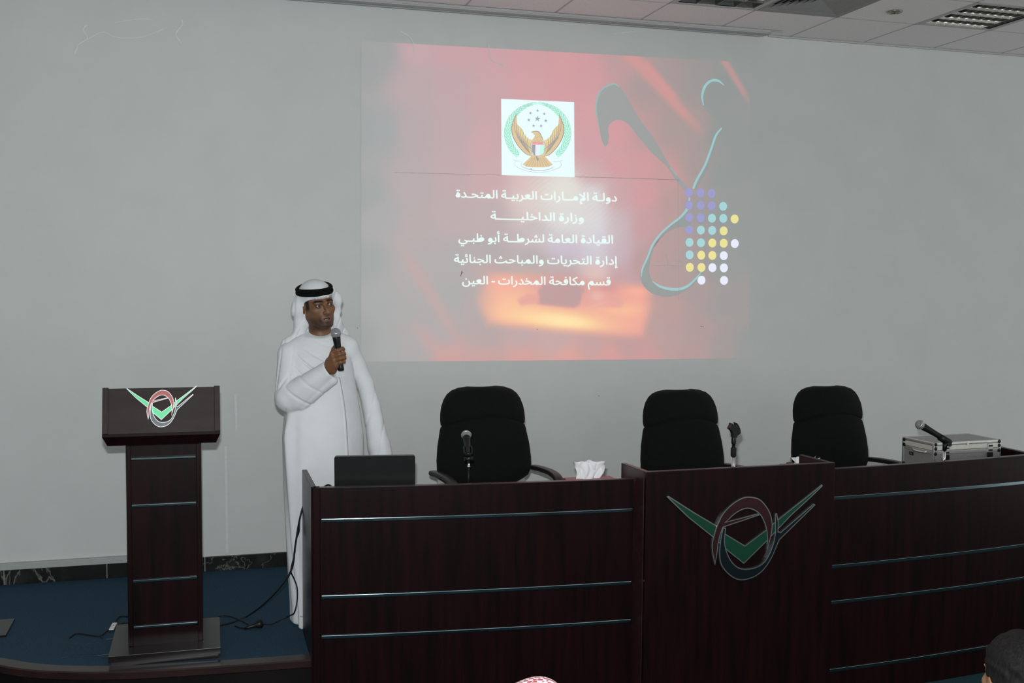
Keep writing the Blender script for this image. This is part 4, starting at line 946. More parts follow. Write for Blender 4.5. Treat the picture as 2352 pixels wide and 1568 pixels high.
def flat_part(name, polys, m, parent, d):
    mb = MB()
    for k, p in enumerate(polys): mb.flat(p, art(d + 1.5e-6 * k), 0)
    return mb.build(name, m, parent)
def ribbon(path, w):
    """tapering stroke polygons along a picture path"""
    p = [Vector((q.x, q.y)) for q in smooth_path([(a, b, 0) for a, b in path], 6)]; n = len(p); out = []
    ws = np.interp(np.linspace(0, 1, n), np.linspace(0, 1, len(w)), w); L_ = []
    for k in range(n):
        t_ = (p[min(k + 1, n - 1)] - p[max(k - 1, 0)]).normalized(); nn = Vector((-t_.y, t_.x)) * ws[k] / 2; L_.append((tuple(p[k] - nn), tuple(p[k] + nn)))
    return [[L_[k][0], L_[k + 1][0], L_[k + 1][1], L_[k][1]] for k in range(n - 1)]
Za = lambda l: [(1300 + x / 4.126, 100 + y / 4.126) for x, y in l]
Zb = lambda l: [(1380 + x / 5.226, 400 + y / 5.226) for x, y in l]
m_grey = glow('slide_grey', shine(157, 160, 160)); m_grey2 = glow('slide_grey_dark', shine(151, 156, 155)); m_cyan = glow('slide_cyan', shine(160, 200, 203)); m_cyan2 = glow('slide_dim_cyan', shine(158, 178, 178))
hook = smooth2(Za([(370, 980), (335, 905), (315, 800), (292, 690), (281, 600), (300, 500), (350, 425), (450, 378), (515, 415), (600, 545), (700, 720), (850, 925), (965, 1125), (1050, 1245), (1140, 1345), (1150, 1390), (1120, 1385), (1040, 1290), (955, 1165), (825, 1045), (705, 905), (610, 785), (545, 735), (485, 724), (425, 750), (400, 800), (408, 880), (400, 945)]), 4)
cal = flat_part('calligraphy', [hook], m_grey, pj, 0.0026)
outl = Zb([(1030, 420), (950, 520), (830, 612), (710, 725), (620, 850), (560, 1000), (495, 1130), (476, 1230), (515, 1340), (600, 1420), (720, 1463), (850, 1466), (980, 1420), (1090, 1345), (1180, 1250), (1228, 1170), (1258, 1040), (1258, 850), (1230, 650), (1180, 520), (1100, 420)])
innl = Zb([(1090, 560), (1060, 628), (960, 632), (840, 672), (730, 750), (650, 850), (600, 1010), (580, 1150), (610, 1270), (700, 1340), (800, 1372), (900, 1382), (1000, 1362), (1080, 1312), (1150, 1240), (1212, 1165), (1240, 1040), (1238, 850), (1205, 650), (1160, 560)])
oo, ii = smooth_path([(a, b, 0) for a, b in outl], 5), smooth_path([(a, b, 0) for a, b in innl], 5)
rs = lambda q, n: [q[min(int(k * (len(q) - 1) / (n - 1) + 0.5), len(q) - 1)] for k in range(n)]
oo, ii = rs(oo, 90), rs(ii, 90)
flat_part('loop_stroke', [[tuple(oo[k])[:2], tuple(oo[k + 1])[:2], tuple(ii[k + 1])[:2], tuple(ii[k])[:2]] for k in range(89)], m_grey2, cal, 0.0027)
tail = Za([(1205, 1375), (1240, 1290), (1318, 1150), (1385, 970), (1420, 870), (1475, 800)])
flat_part('tail_shade', ribbon([(x + 3.5, y + 3) for x, y in tail], [4, 12, 12, 9, 5, 2]), glow('slide_tail', shine(150, 152, 152)), cal, 0.0026)
disc = [(1640 + 26 * math.cos(a), 226 + 42 * math.sin(a)) for a in np.linspace(0, 2 * PI, 40)[:-1]]
disc = smooth2([(1615, 240), (1612, 220), (1618, 200), (1628, 188), (1641, 184), (1655, 189), (1664, 199), (1670, 220), (1672, 245), (1666, 268), (1652, 282), (1636, 268), (1622, 254)], 4)
flat_part('disc_shade', [disc], glow('slide_disc', shine(151, 150, 151)), cal, 0.0026)
for rb_ in (ribbon(tail, [5, 5.5, 5, 5, 5, 3.5]), ribbon(Za([(1302, 585), (1290, 500), (1310, 420), (1350, 368), (1400, 347), (1450, 357), (1497, 395)]), [2, 5, 6, 6, 6, 5, 1.5]),
            ribbon(Zb([(1060, 280), (1058, 330), (1030, 425), (950, 520), (830, 612), (710, 725), (620, 850), (560, 1000), (500, 1130), (486, 1230)]), [3, 4, 6, 5, 4.5, 4.5, 4.5, 4, 4, 1.5]), ribbon(Zb([(620, 1285), (700, 1342), (800, 1372), (900, 1382), (1000, 1362), (1080, 1312), (1150, 1240), (1215, 1165)]), [2, 5, 6, 6, 6, 5, 4, 2])):
    flat_part('cyan_edge', rb_, m_cyan, cal, 0.0030)
for rb_ in (ribbon(Za([(320, 830), (292, 680), (284, 590), (302, 500), (352, 425), (450, 382), (505, 412)]), [1.5, 3, 4.5, 4.5, 4.5, 5, 2]), ribbon(Za([(985, 1175), (1050, 1250)]), [3, 2.5])):
    flat_part('dim_edge', rb_, m_cyan2, cal, 0.0029)
# faint small handwriting inside the loop
wr = ribbon(Zb([(610, 1095), (680, 1096), (780, 1092)]), [1.6, 2, 1.4]) + ribbon(Zb([(785, 970), (800, 1030), (805, 1085)]), [1.4, 1.6, 1.2]) + ribbon(Zb([(800, 1090), (850, 1095), (930, 1100), (1000, 1098)]), [1.3, 2, 1.8, 1.4]) + ribbon(Zb([(905, 1045), (930, 1050), (950, 1042), (975, 1060), (1000, 1072)]), [1.5, 1.6, 2, 1.6, 1.2]) + ribbon(Zb([(870, 1090), (860, 1115), (845, 1130)]), [1.8, 1.6, 1]) + ribbon(Zb([(683, 1045), (693, 1055)]), [2, 2])
flat_part('handwriting', wr, glow('slide_faint', shine(152, 156, 154)), cal, 0.0028)

# coloured dots
dots = dict(p=[(1055,222),(1195,224),(1328,230),(1057,372),(1195,374),(1328,378),(1060,517),(1196,523),(1060,667)], c=[(1467,385),(1333,528),(1469,530),(1200,670),(1335,674),(1063,818),(1201,822),(1065,967)], y=[(1605,537),(1473,680),(1338,825),(1474,828),(1205,971),(1338,974),(1067,1117),(1207,1118)], w=[(1607,832),(1475,977),(1339,1121),(1476,1124),(1207,1271),(1478,1274)])
dm = dict(p=glow('dot_violet', shine(158, 158, 206)), c=glow('dot_cyan', shine(168, 212, 216)), y=glow('dot_yellow', shine(236, 226, 106)), w=glow('dot_white', shine(232, 236, 252)))
dn = dict(p='violet_dot', c='cyan_dot', y='yellow_dot', w='white_dot')
for k, l in dots.items():
    for x, y in Zb(l):
        flat_part(dn[k], [[(x + 9.1 * math.cos(a), y + 10.1 * math.sin(a)) for a in np.linspace(0, 2 * PI, 25)[:-1]]], dm[k], pj, 0.0036)

# ---- crest on a white square
Zc = lambda l: [(1100 + x / 6.533, 200 + y / 6.533) for x, y in l]
m_paper = glow('crest_paper', shine(232, 250, 252)); m_mint = glow('crest_mint', shine(188, 250, 230)); m_line = glow('crest_green_line', shine(120, 176, 166)); m_gold = glow('crest_gold', shine(222, 196, 120)); m_gold2 = glow('crest_pale_gold', shine(228, 212, 146)); m_brown = glow('crest_brown', shine(160, 146, 112)); m_gr = glow('crest_grey', shine(160, 166, 176)); m_rd = glow('crest_red', shine(240, 150, 156)); m_dk = glow('crest_dark', shine(160, 160, 162)); m_wh = glow('crest_white', shine(230, 238, 250)); m_gre = glow('crest_flag_green', shine(190, 250, 228))
cr = flat_part('crest', [[(1151, 227), (1318.5, 234.5), (1319.5, 406.5), (1152.3, 402)]], m_paper, pj, 0.0028)
# wreath: two leafy arcs
cxw, cyw, rx, ry = 875, 690, 478, 455
wpol = []; leafl = []
for s in (-1, 1):
    ang = np.linspace(0.02, 2.48, 40)
    o_ = [(cxw + s * (rx + 22) * math.sin(a) + 4, cyw - (ry + 6) * math.cos(a)) for a in ang]; i_ = [(cxw + s * (rx - 22 - 80 * math.sin(a) ** 0.6 + 16) * math.sin(a) + 4, cyw - (ry - 22 - 62 * min(1, a)) * math.cos(a)) for a in ang]
    wpol += [[o_[k], o_[k + 1], i_[k + 1], i_[k]] for k in range(39)]
    for k in range(2, 38, 2):
        mid = ((o_[k][0] + i_[k][0]) / 2, (o_[k][1] + i_[k][1]) / 2); nx_ = min(k + 3, 39)
        leafl += ribbon([(o_[k][0] * .93 + i_[k][0] * .07, o_[k][1] * .93 + i_[k][1] * .07), ((o_[nx_][0] + i_[nx_][0]) / 2, (o_[nx_][1] + i_[nx_][1]) / 2)], [7, 5]) + ribbon([(i_[k][0] * .93 + o_[k][0] * .07, i_[k][1] * .93 + o_[k][1] * .07), ((o_[nx_][0] + i_[nx_][0]) / 2, (o_[nx_][1] + i_[nx_][1]) / 2)], [7, 5])
    leafl += ribbon(o_, [4, 4]) 
wr_ = flat_part('wreath', [Zc(p) for p in wpol], m_mint, cr, 0.0031); 
flat_part('wreath_leaf_lines', [Zc(p) for p in leafl], m_line, cr, 0.0033)
wing = [(545, 440), (560, 400), (575, 560), (610, 590), (655, 640), (680, 710), (730, 770), (785, 790), (800, 860), (800, 980), (790, 1030), (700, 1000), (600, 900), (530, 790), (495, 690), (490, 600), (510, 520)]
mir = lambda l: [(2 * 880 - x + 4, y + 10) for x, y in l]
eagle = [[wing], [mir(wing)]]
tailp = [(800, 1010), (960, 1010), (1010, 1060), (1110, 1165), (1040, 1195), (960, 1203), (800, 1203), (715, 1195), (655, 1160), (760, 1060)]
body = smooth2([(790, 800), (835, 740), (825, 700), (778, 682), (800, 665), (850, 655), (900, 668), (935, 720), (965, 790), (985, 850), (975, 960), (900, 1040), (850, 1040), (790, 960), (775, 870)], 3)
eg = flat_part('eagle', [Zc(wing), Zc(mir(wing)), Zc(tailp)], m_gold, cr, 0.0032)
flat_part('eagle_body', [Zc(body)], m_gold, cr, 0.00335)
inner = [(580, 570), (640, 640), (670, 720), (730, 775), (775, 795), (770, 830), (700, 800), (630, 730), (590, 650)]
flat_part('eagle_inner_wing', [Zc(inner), Zc(mir(inner))], m_gold2, cr, 0.0034)
fl = []
for w_i in range(7):
    for s in (0, 1):
        p = [(530 + w_i * 34, 500 + w_i * 42), (540 + w_i * 30, 640 + w_i * 36), (600 + w_i * 24, 780 + w_i * 28), (700 + w_i * 12, 930 + w_i * 12)]
        fl += ribbon(mir(p) if s else p, [6, 9, 9, 6])
for w_i in range(9):
    for s in (0, 1):
        p = [(560 + w_i * 24, 800 + w_i * 20 - 60), (600 + w_i * 22, 835 + w_i * 18 - 60), (640 + w_i * 20, 850 + w_i * 18 - 60)]
        fl += ribbon(mir(p) if s else p, [5, 8, 4])
for k in range(9):
    x0 = 800 + k * 20; fl += ribbon([(x0, 1060), (700 + k * 45, 1190)], [4, 6])
edge = [(560, 400), (545, 440), (512, 520), (492, 600), (497, 690), (532, 790), (602, 900), (702, 1000), (790, 1030)]
fl += ribbon(edge, [8, 12, 12, 12, 14, 14, 12, 10, 8]) + ribbon(mir(edge), [8, 12, 12, 12, 14, 14, 12, 10, 8]) + ribbon([(795, 672), (850, 662), (898, 674), (932, 725), (965, 795)], [8, 16, 14, 10, 6]) + ribbon([(860, 1040), (882, 1100), (890, 1060)], [26, 18, 8])
for k in range(14): x0, y0 = 820 + (k * 37) % 130, 700 + (k * 53) % 110; fl += ribbon([(x0, y0), (x0 + 9, y0 + 12)], [6, 6])
flat_part('eagle_feather_lines', [Zc(p) for p in fl], m_brown, cr, 0.0036)
sh = [(800, 825), (960, 825), (985, 860), (975, 985), (930, 1020), (880, 1032), (825, 1015), (790, 975), (780, 860)]
flat_part('shield', [Zc(sh)], m_wh, cr, 0.0038)
flat_part('shield_red', [Zc([(806, 827), (956, 827), (978, 866), (788, 862)])], m_rd, cr, 0.0040); flat_part('shield_black', [Zc([(788, 866), (847, 867), (843, 1022), (825, 1012), (796, 972)])], m_dk, cr, 0.0040); flat_part('shield_green', [Zc([(918, 869), (978, 868), (970, 985), (914, 1024)])], m_gre, cr, 0.0040)
flat_part('shield_rim', [Zc(p) for p in ribbon(sh + [sh[0]], [6, 6])], m_gr, cr, 0.0041)
for (x, y, r_) in ((880, 352, 28), (773, 390, 30), (980, 402, 28), (878, 475, 50), (748, 493, 32), (1003, 505, 32), (820, 578, 30), (932, 582, 30)):
    flat_part('star', [Zc([(x + (r_ if k % 2 == 0 else r_ * 0.36) * math.sin(PI * k / 5 + 0.1), y - (r_ if k % 2 == 0 else r_ * 0.36) * math.cos(PI * k / 5 + 0.1)) for k in range(10)])], m_gr, cr, 0.0034)
rb = ribbon([(505, 1075), (550, 1105), (640, 1110)], [5, 6, 4]) + ribbon([(545, 1110), (545, 1180), (650, 1235), (780, 1270), (930, 1280), (1080, 1255), (1225, 1190), (1225, 1120)], [5, 6]) + ribbon([(640, 1190), (760, 1235), (900, 1252), (1040, 1235), (1125, 1195)], [8, 10, 9, 9, 8]) + ribbon([(1110, 1120), (1180, 1120), (1255, 1100)], [5, 6]) + ribbon([(640, 1120), (630, 1190)], [4, 5]) + ribbon([(770, 1215), (800, 1245)], [14, 12])
flat_part('ribbon_scroll', [Zc(p) for p in rb], glow('crest_ribbon', shine(176, 184, 206)), cr, 0.0035)

# ---- Arabic lettering (joined letter forms, laid out right to left)
FORMS = {'ا': ('\uFE8D', '\uFE8E'), 'أ': ('\uFE83', '\uFE84'), 'إ': ('\uFE87', '\uFE88'), 'د': ('\uFEA9', '\uFEAA'), 'ر': ('\uFEAD', '\uFEAE'), 'ز': ('\uFEAF', '\uFEB0'), 'و': ('\uFEED', '\uFEEE'), 'ة': ('\uFE93', '\uFE94'),
 'ب': ('\uFE8F', '\uFE90', '\uFE91', '\uFE92'), 'ت': ('\uFE95', '\uFE96', '\uFE97', '\uFE98'), 'ث': ('\uFE99', '\uFE9A', '\uFE9B', '\uFE9C'), 'ج': ('\uFE9D', '\uFE9E', '\uFE9F', '\uFEA0'), 'ح': ('\uFEA1', '\uFEA2', '\uFEA3', '\uFEA4'), 'خ': ('\uFEA5', '\uFEA6', '\uFEA7', '\uFEA8'),
 'س': ('\uFEB1', '\uFEB2', '\uFEB3', '\uFEB4'), 'ش': ('\uFEB5', '\uFEB6', '\uFEB7', '\uFEB8'), 'ط': ('\uFEC1', '\uFEC2', '\uFEC3', '\uFEC4'), 'ظ': ('\uFEC5', '\uFEC6', '\uFEC7', '\uFEC8'), 'ع': ('\uFEC9', '\uFECA', '\uFECB', '\uFECC'), 'ف': ('\uFED1', '\uFED2', '\uFED3', '\uFED4'), 'ق': ('\uFED5', '\uFED6', '\uFED7', '\uFED8'),
 'ك': ('\uFED9', '\uFEDA', '\uFEDB', '\uFEDC'), 'ل': ('\uFEDD', '\uFEDE', '\uFEDF', '\uFEE0'), 'م': ('\uFEE1', '\uFEE2', '\uFEE3', '\uFEE4'), 'ن': ('\uFEE5', '\uFEE6', '\uFEE7', '\uFEE8'), 'ي': ('\uFEF1', '\uFEF2', '\uFEF3', '\uFEF4'), 'ئ': ('\uFE89', '\uFE8A', '\uFE8B', '\uFE8C'), 'ـ': ('\u0640',) * 4}
FORMS['\uFEF9'] = ('\uFEF9', '\uFEFA')                      # lam-alef with hamza below
def shape_ar(s):
    s = s.replace('لإ', '\uFEF9'); out = []
    for k, c in enumerate(s):
        if c not in FORMS: out.append(c); continue
        f = FORMS[c]; pv = s[k - 1] if k else ' '; nx_ = s[k + 1] if k + 1 < len(s) else ' '
        jp = pv in FORMS and len(FORMS[pv]) == 4; jn = len(f) == 4 and nx_ in FORMS
        out.append(f[(3 if jp else 2) if jn else (1 if jp else 0)])
    return ''.join(reversed(out))
m_txt = glow('slide_lettering', shine(230, 250, 246))
LINES = [('دولـة الإمــارات العربيـة المتحـدة', 1046.8, 1416.6, 453.0, 462.6, 0.0), ('وزارة الداخليــــــة', 1127, 1340.6, 503.6, 508.6, 0.0), ('القيادة العامة لشرطــة أبو ظبـي', 1053.3, 1407.6, 554.2, 559.0, 0.0), ('إدارة التحريات والمباحث الجنائية', 1043.2, 1418.4, 602.8, 607.6, 0.0), ('قسم مكافحة المخدرات - العين', 1061.8, 1402.4, 652.0, 655.0, 0.0)]
def glyph_contours(ch):
    """outline contours of one letter form, sampled from the built-in font's curves"""
    cu = bpy.data.curves.new('lettering', 'FONT'); cu.body = ch
    ob = bpy.data.objects.new('lettering', cu); C.objects.link(ob); dg = bpy.context.evaluated_depsgraph_get()
    cc = ob.evaluated_get(dg).to_curve(dg); out = []
    for sp in cc.splines:
        p = sp.bezier_points; n = len(p); o = []
        for k in range(n):
            a, b = p[k], p[(k + 1) % n]; A, B_, C_, D_ = a.co, a.handle_right, b.handle_left, b.co
            st = (B_ - A).cross(D_ - A).length < 1e-6 and (C_ - A).cross(D_ - A).length < 1e-6
            for t_ in ([0.0] if st else [0.0, 0.25, 0.5, 0.75]):
                q = A * (1 - t_) ** 3 + B_ * 3 * t_ * (1 - t_) ** 2 + C_ * 3 * t_ * t_ * (1 - t_) + D_ * t_ ** 3
                if not o or (o[-1][0] - q.x) ** 2 + (o[-1][1] - q.y) ** 2 > 1e-8: o.append((q.x, q.y))
        if len(o) > 2: out.append(o)
    ob.evaluated_get(dg).to_curve_clear(); bpy.data.objects.remove(ob); bpy.data.curves.remove(cu)
    return out
def inside(pt, poly):
    r = False; x, y = pt
    for (x0, y0), (x1, y1) in zip(poly, poly[1:] + poly[:1]):
        if (y0 > y) != (y1 > y) and x < (x1 - x0) * (y - y0) / (y1 - y0) + x0: r = not r
    return r
def glyph_fill(contours, bold):
    """triangles of overlapping outer contours, each with its own holes cut out"""
    if not contours: return []
    big = max(contours, key=lambda c: abs(area(c))); s = 1 if area(big) > 0 else -1
    outs = [c for c in contours if area(c) * s > 0]; hol = [c for c in contours if area(c) * s < 0]; res = []
    for c in outs:
        hs = [h_ for h_ in hol if inside(h_[0], c) and inside(h_[len(h_) // 2], c)]
        loops = [shrink(c, -bold)] + [shrink(h_, bold) for h_ in hs]
        P2 = []; E2 = []
        for l in loops:
            o = len(P2); P2 += [Vector(p) for p in l]; E2 += [(o + k, o + (k + 1) % len(l)) for k in range(len(l))]
        V, _, T, *_r = geometry.delaunay_2d_cdt(P2, E2, [], 2 if hs else 1, 1e-6)
        res.append(([tuple(v) for v in V], [tuple(t_) for t_ in T]))
    return res
ADV = {}
def advance(ch):
    if ch not in ADV:
        w2 = []
        for s_ in ('||', '|' + ch + '|'):
            cu = bpy.data.curves.new('lettering', 'FONT'); cu.body = s_; ob = bpy.data.objects.new('lettering', cu); C.objects.link(ob); dg = bpy.context.evaluated_depsgraph_get()
            me0 = ob.evaluated_get(dg).to_mesh(); w2.append(max(v.co.x for v in me0.vertices)); ob.evaluated_get(dg).to_mesh_clear(); bpy.data.objects.remove(ob); bpy.data.curves.remove(cu)
        ADV[ch] = w2[1] - w2[0]
    return ADV[ch]
GL = {}
A_ = art(0.0034)
for body_, xa, xb, ya, yb_, _ in LINES:
    x = 0.0; words_ = [[]]
    for ch in shape_ar(body_):
        if ch == ' ': words_.append([])
        else:
            if ch not in GL: GL[ch] = glyph_contours(ch)
            words_[-1].append((ch, x))
        x += advance(ch) if ch != ' ' else 0.21
    words_ = [w for w in words_ if w]
    allx = [p[0] + x_ for w in words_ for ch, x_ in w for c in GL[ch] for p in c]; x0, x1 = min(allx), max(allx); sc_y = 26.0
    for w in words_:
        mb = MB(); kk = 0
        for ch, x_ in w:
            for V, T in glyph_fill(GL[ch], 0.011):
                kk += 1; out = []
                for gx, gy in V:
                    s = (gx + x_ - x0) / (x1 - x0); X, Yq, Z = A_(xa + (xb - xa) * s, ya + (yb_ - ya) * s - gy * sc_y); out.append((X, Yq - 2e-6 * kk, Z))
                mb.add(out, T)
        mb.build('text_word', m_txt, pj)

# ================================================================ PEOPLE
def axes(th, roll=0.0, pitch=0.0):
    """columns: the person's left, back, up; th turns the face from -y towards +x"""
    x = Vector((math.cos(th), math.sin(th), 0)); z = Vector((0, 0, 1)); y = Vector((-math.sin(th), math.cos(th), 0))
    x2 = x * math.cos(roll) + z * math.sin(roll); z2 = z * math.cos(roll) - x * math.sin(roll)
    y3 = y * math.cos(pitch) - z2 * math.sin(pitch); z3 = z2 * math.cos(pitch) + y * math.sin(pitch)
    return np.array([x2, y3, z3], np.float32).T
def head_sdf(q, mouth=True):
    """q in head space (metres): x to the person's left, -y forwards, z up, origin between the eyes' level and the skull axis"""
    ax = np.abs(q[:, 0]); m = q.copy(); m[:, 0] = ax                # mirror
    d = sd_ell(q, (0, .020, .035), (.076, .097, .084))
    d = smin(d, sd_ell(q, (0, -.022, -.035), (.064, .066, .082)), .03)
    d = smin(d, sd_cone(m, (.052, .012, -.055), (.022, -.060, -.100), .019, .017), .025)     # jaw
    d = smin(d, sd_ell(q, (0, -.074, -.100), (.021, .016, .016)), .018)                       # chin
    d = smin(d, sd_ell(m, (.042, -.056, -.024), (.020, .018, .016)), .02)                     # cheekbone
    d = smin(d, sd_cone(m, (.014, -.085, .0135), (.046, -.070, .0145), .0085, .007), .010)      # brow ridge
    d = smax(d, -sd_ell(m, (.0325, -.098, -.001), (.019, .017, .0115)), .010)                 # eye socket
    d = smin(d, sd_cone(q, (0, -.083, .004), (0, -.108, -.034), .0075, .0105), .009)          # nose
    d = smin(d, sd_ell(m, (.0112, -.097, -.038), (.0075, .010, .0070)), .006)
    d = smin(d, sd_ell(q, (0, -.078, -.068), (.030, .013, .026)), .012)                       # muzzle
    d = smin(d, sd_cone(m, (0, -.0915, -.0605), (.025, -.0785, -.0670), .0064, .003), .004)      # lips
    d = smin(d, sd_cone(m, (0, -.0890, -.0795), (.022, -.0780, -.0735), .0076, .003), .004)
    if mouth: d = smax(d, -sd_ell(q, (0, -.094, -.0702), (.0205, .016, .0042)), .002)
    ball = sd_ell(m, (.0325, -.0745, 0.0005), (.0142, .0138, .0132))                              # lids around the eyeball
    lid = smax(ball, -sd_ell(m, (.0325, -.089, -.0005), (.0130, .013, .0053)), .0012)
    d = smin(d, lid, .003)
    e = sd_ell(m, (.0785, .016, -.012), (.0085, .019, .031))                                  # ear
    e = smax(e, -sd_ell(m, (.088, .010, -.010), (.007, .010, .017)), .004)
    return smin(d, e, .008)

# ---------------------------------------------------------------- the speaker
man = thing('person', 'standing man in a white robe and white headscarf with black cord, speaking into a microphone', 'person', (0.61, -1.13, 0))
th_h = math.atan2(0.300, 0.954)
RH = axes(th_h, 0.145, -0.01); HS = 1.055
FH = -RH[:, 1]
EYE = np.array((0.6225, -1.2150, 1.6957), np.float32); HO = EYE - FH * 0.088 * HS
def hl(p): return ((p - HO) @ RH) / HS
def hw(x, y, z): return HO + RH @ (np.array((x, y, z), np.float32) * HS)
S_R, E_R, W_R = np.array((0.4526, -1.1150, 1.4215)), np.array((0.4359, -1.2000, 1.2088)), np.array((0.6344, -1.3450, 1.3798))
S_L, E_L, W_L = np.array((0.7721, -1.0300, 1.4349)), np.array((0.8925, -1.0050, 1.1809)), np.array((0.9587, -1.0300, 0.8476))
fing = [
 ([(0.6382, -1.3900, 1.4548), (0.6643, -1.4120, 1.4704), (0.6900, -1.4000, 1.4793), (0.6972, -1.3780, 1.4733)], .0106),
 ([(0.6421, -1.3940, 1.4361), (0.6705, -1.4150, 1.4506), (0.6953, -1.4020, 1.4545), (0.7015, -1.3790, 1.4488)], .0112),
 ([(0.6488, -1.3930, 1.4170), (0.6751, -1.4130, 1.4293), (0.6988, -1.4000, 1.4333), (0.7038, -1.3780, 1.4274)], .0108),
 ([(0.6571, -1.3880, 1.3976), (0.6781, -1.4060, 1.4087), (0.6972, -1.3950, 1.4125), (0.7012, -1.3770, 1.4072)], .0096)]
thumb = [(0.6270, -1.3520, 1.4119), (0.6422, -1.3560, 1.4501), (0.6482, -1.3620, 1.4751), (0.6537, -1.3720, 1.4868)]
lfing = [([(0.9530, -1.0650, 0.7617)[0:3], (0.9471, -1.0720, 0.7197), (0.9423, -1.0720, 0.6884), (0.9432, -1.0660, 0.6654)], .009), ([(0.9668, -1.0550, 0.7569), (0.9635, -1.0600, 0.7094), (0.9587, -1.0600, 0.6756), (0.9573, -1.0540, 0.6502)], .009), ([(0.9806, -1.0450, 0.7569), (0.9773, -1.0500, 0.7117), (0.9725, -1.0500, 0.6803), (0.9711, -1.0440, 0.6573)], .0088), ([(0.9920, -1.0350, 0.7619), (0.9887, -1.0400, 0.7264), (0.9863, -1.0400, 0.7021), (0.9845, -1.0360, 0.6844)], .008)]
lthumb = [(0.9417, -1.0750, 0.7930), (0.9257, -1.0850, 0.7665), (0.9228, -1.0880, 0.7407)]
def chain(p, pts, r0, r1, k=.003):
    d = None; n = len(pts) - 1
    for i in range(n):
        c = sd_cone(p, pts[i], pts[i + 1], r0 + (r1 - r0) * i / n, r0 + (r1 - r0) * (i + 1) / n); d = c if d is None else smin(d, c, k)
    return d
NB = hw(0, .045, -.15)                                            # base of the neck
def body_sdf(p):
    d = head_sdf(hl(p))
    d = smin(d, sd_cone(p, hw(0, .022, -.075), np.array((0.6166, -1.1000, 1.4883)), .056 * HS, .060), .022)
    ch = np.array((0.6092, -1.1000, 1.3435)); d = smin(d, sd_ell(p, ch, (.15, .095, .17)), .05)
    d = smin(d, sd_cone(p, (0.61, -1.12, .93), (0.61, -1.11, 1.25), .125, .12), .06)
    for s, e, w in ((S_R, E_R, W_R), (S_L, E_L, W_L)):
        d = smin(d, sd_cone(p, s, e, .034, .030), .03); d = smin(d, sd_cone(p, e, w, .030, .025), .012)
    for sx, fx_ in ((-.055, .0), (.075, .0)):
        hip = (0.61 + sx, -1.12, .92); kn = (0.61 + sx * 1.05, -1.14, .50); an = (0.61 + sx * 1.1, -1.11, .09)
        d = smin(d, sd_cone(p, hip, kn, .082, .052), .05); d = smin(d, sd_cone(p, kn, an, .050, .034), .02)
        d = smin(d, sd_cone(p, (an[0], -1.07, .04), (an[0] + fx_, -1.185, .03), .036, .028), .02)
    pal = None
    for pts_, r in fing:
        c = sd_cone(p, W_R, pts_[0], .024, .0135); pal = c if pal is None else smin(pal, c, .012)
    pal = smin(pal, sd_cone(p, (0.6292, -1.3520, 1.3917), (0.6505, -1.3780, 1.4069), .026, .022), .012)
    pal = smin(pal, sd_cone(p, (0.6449, -1.3500, 1.3621), (0.6571, -1.3780, 1.3889), .020, .017), .012)
    pal = smin(pal, sd_cone(p, W_R, thumb[0], .024, .019), .010)
    for pts_, r in fing: pal = smin(pal, chain(p, pts_, r, r * .86), .0035)
    pal = smin(pal, chain(p, thumb, .0135, .0095), .006); d = smin(d, pal, .012)
    pal = None
    for pts_, r in lfing:
        c = sd_cone(p, W_L, pts_[0], .022, .0115); pal = c if pal is None else smin(pal, c, .010)
        pal = smin(pal, chain(p, pts_, r, r * .85), .003)
    pal = smin(pal, sd_cone(p, W_L, lthumb[0], .02, .015), .01); pal = smin(pal, chain(p, lthumb, .012, .009), .005)
    return smin(d, pal, .012)
SK = lin3(116, 80, 55)
def sstep(x, a, b): t_ = np.clip((x - a) / (b - a), 0, 1); return t_ * t_ * (3 - 2 * t_)
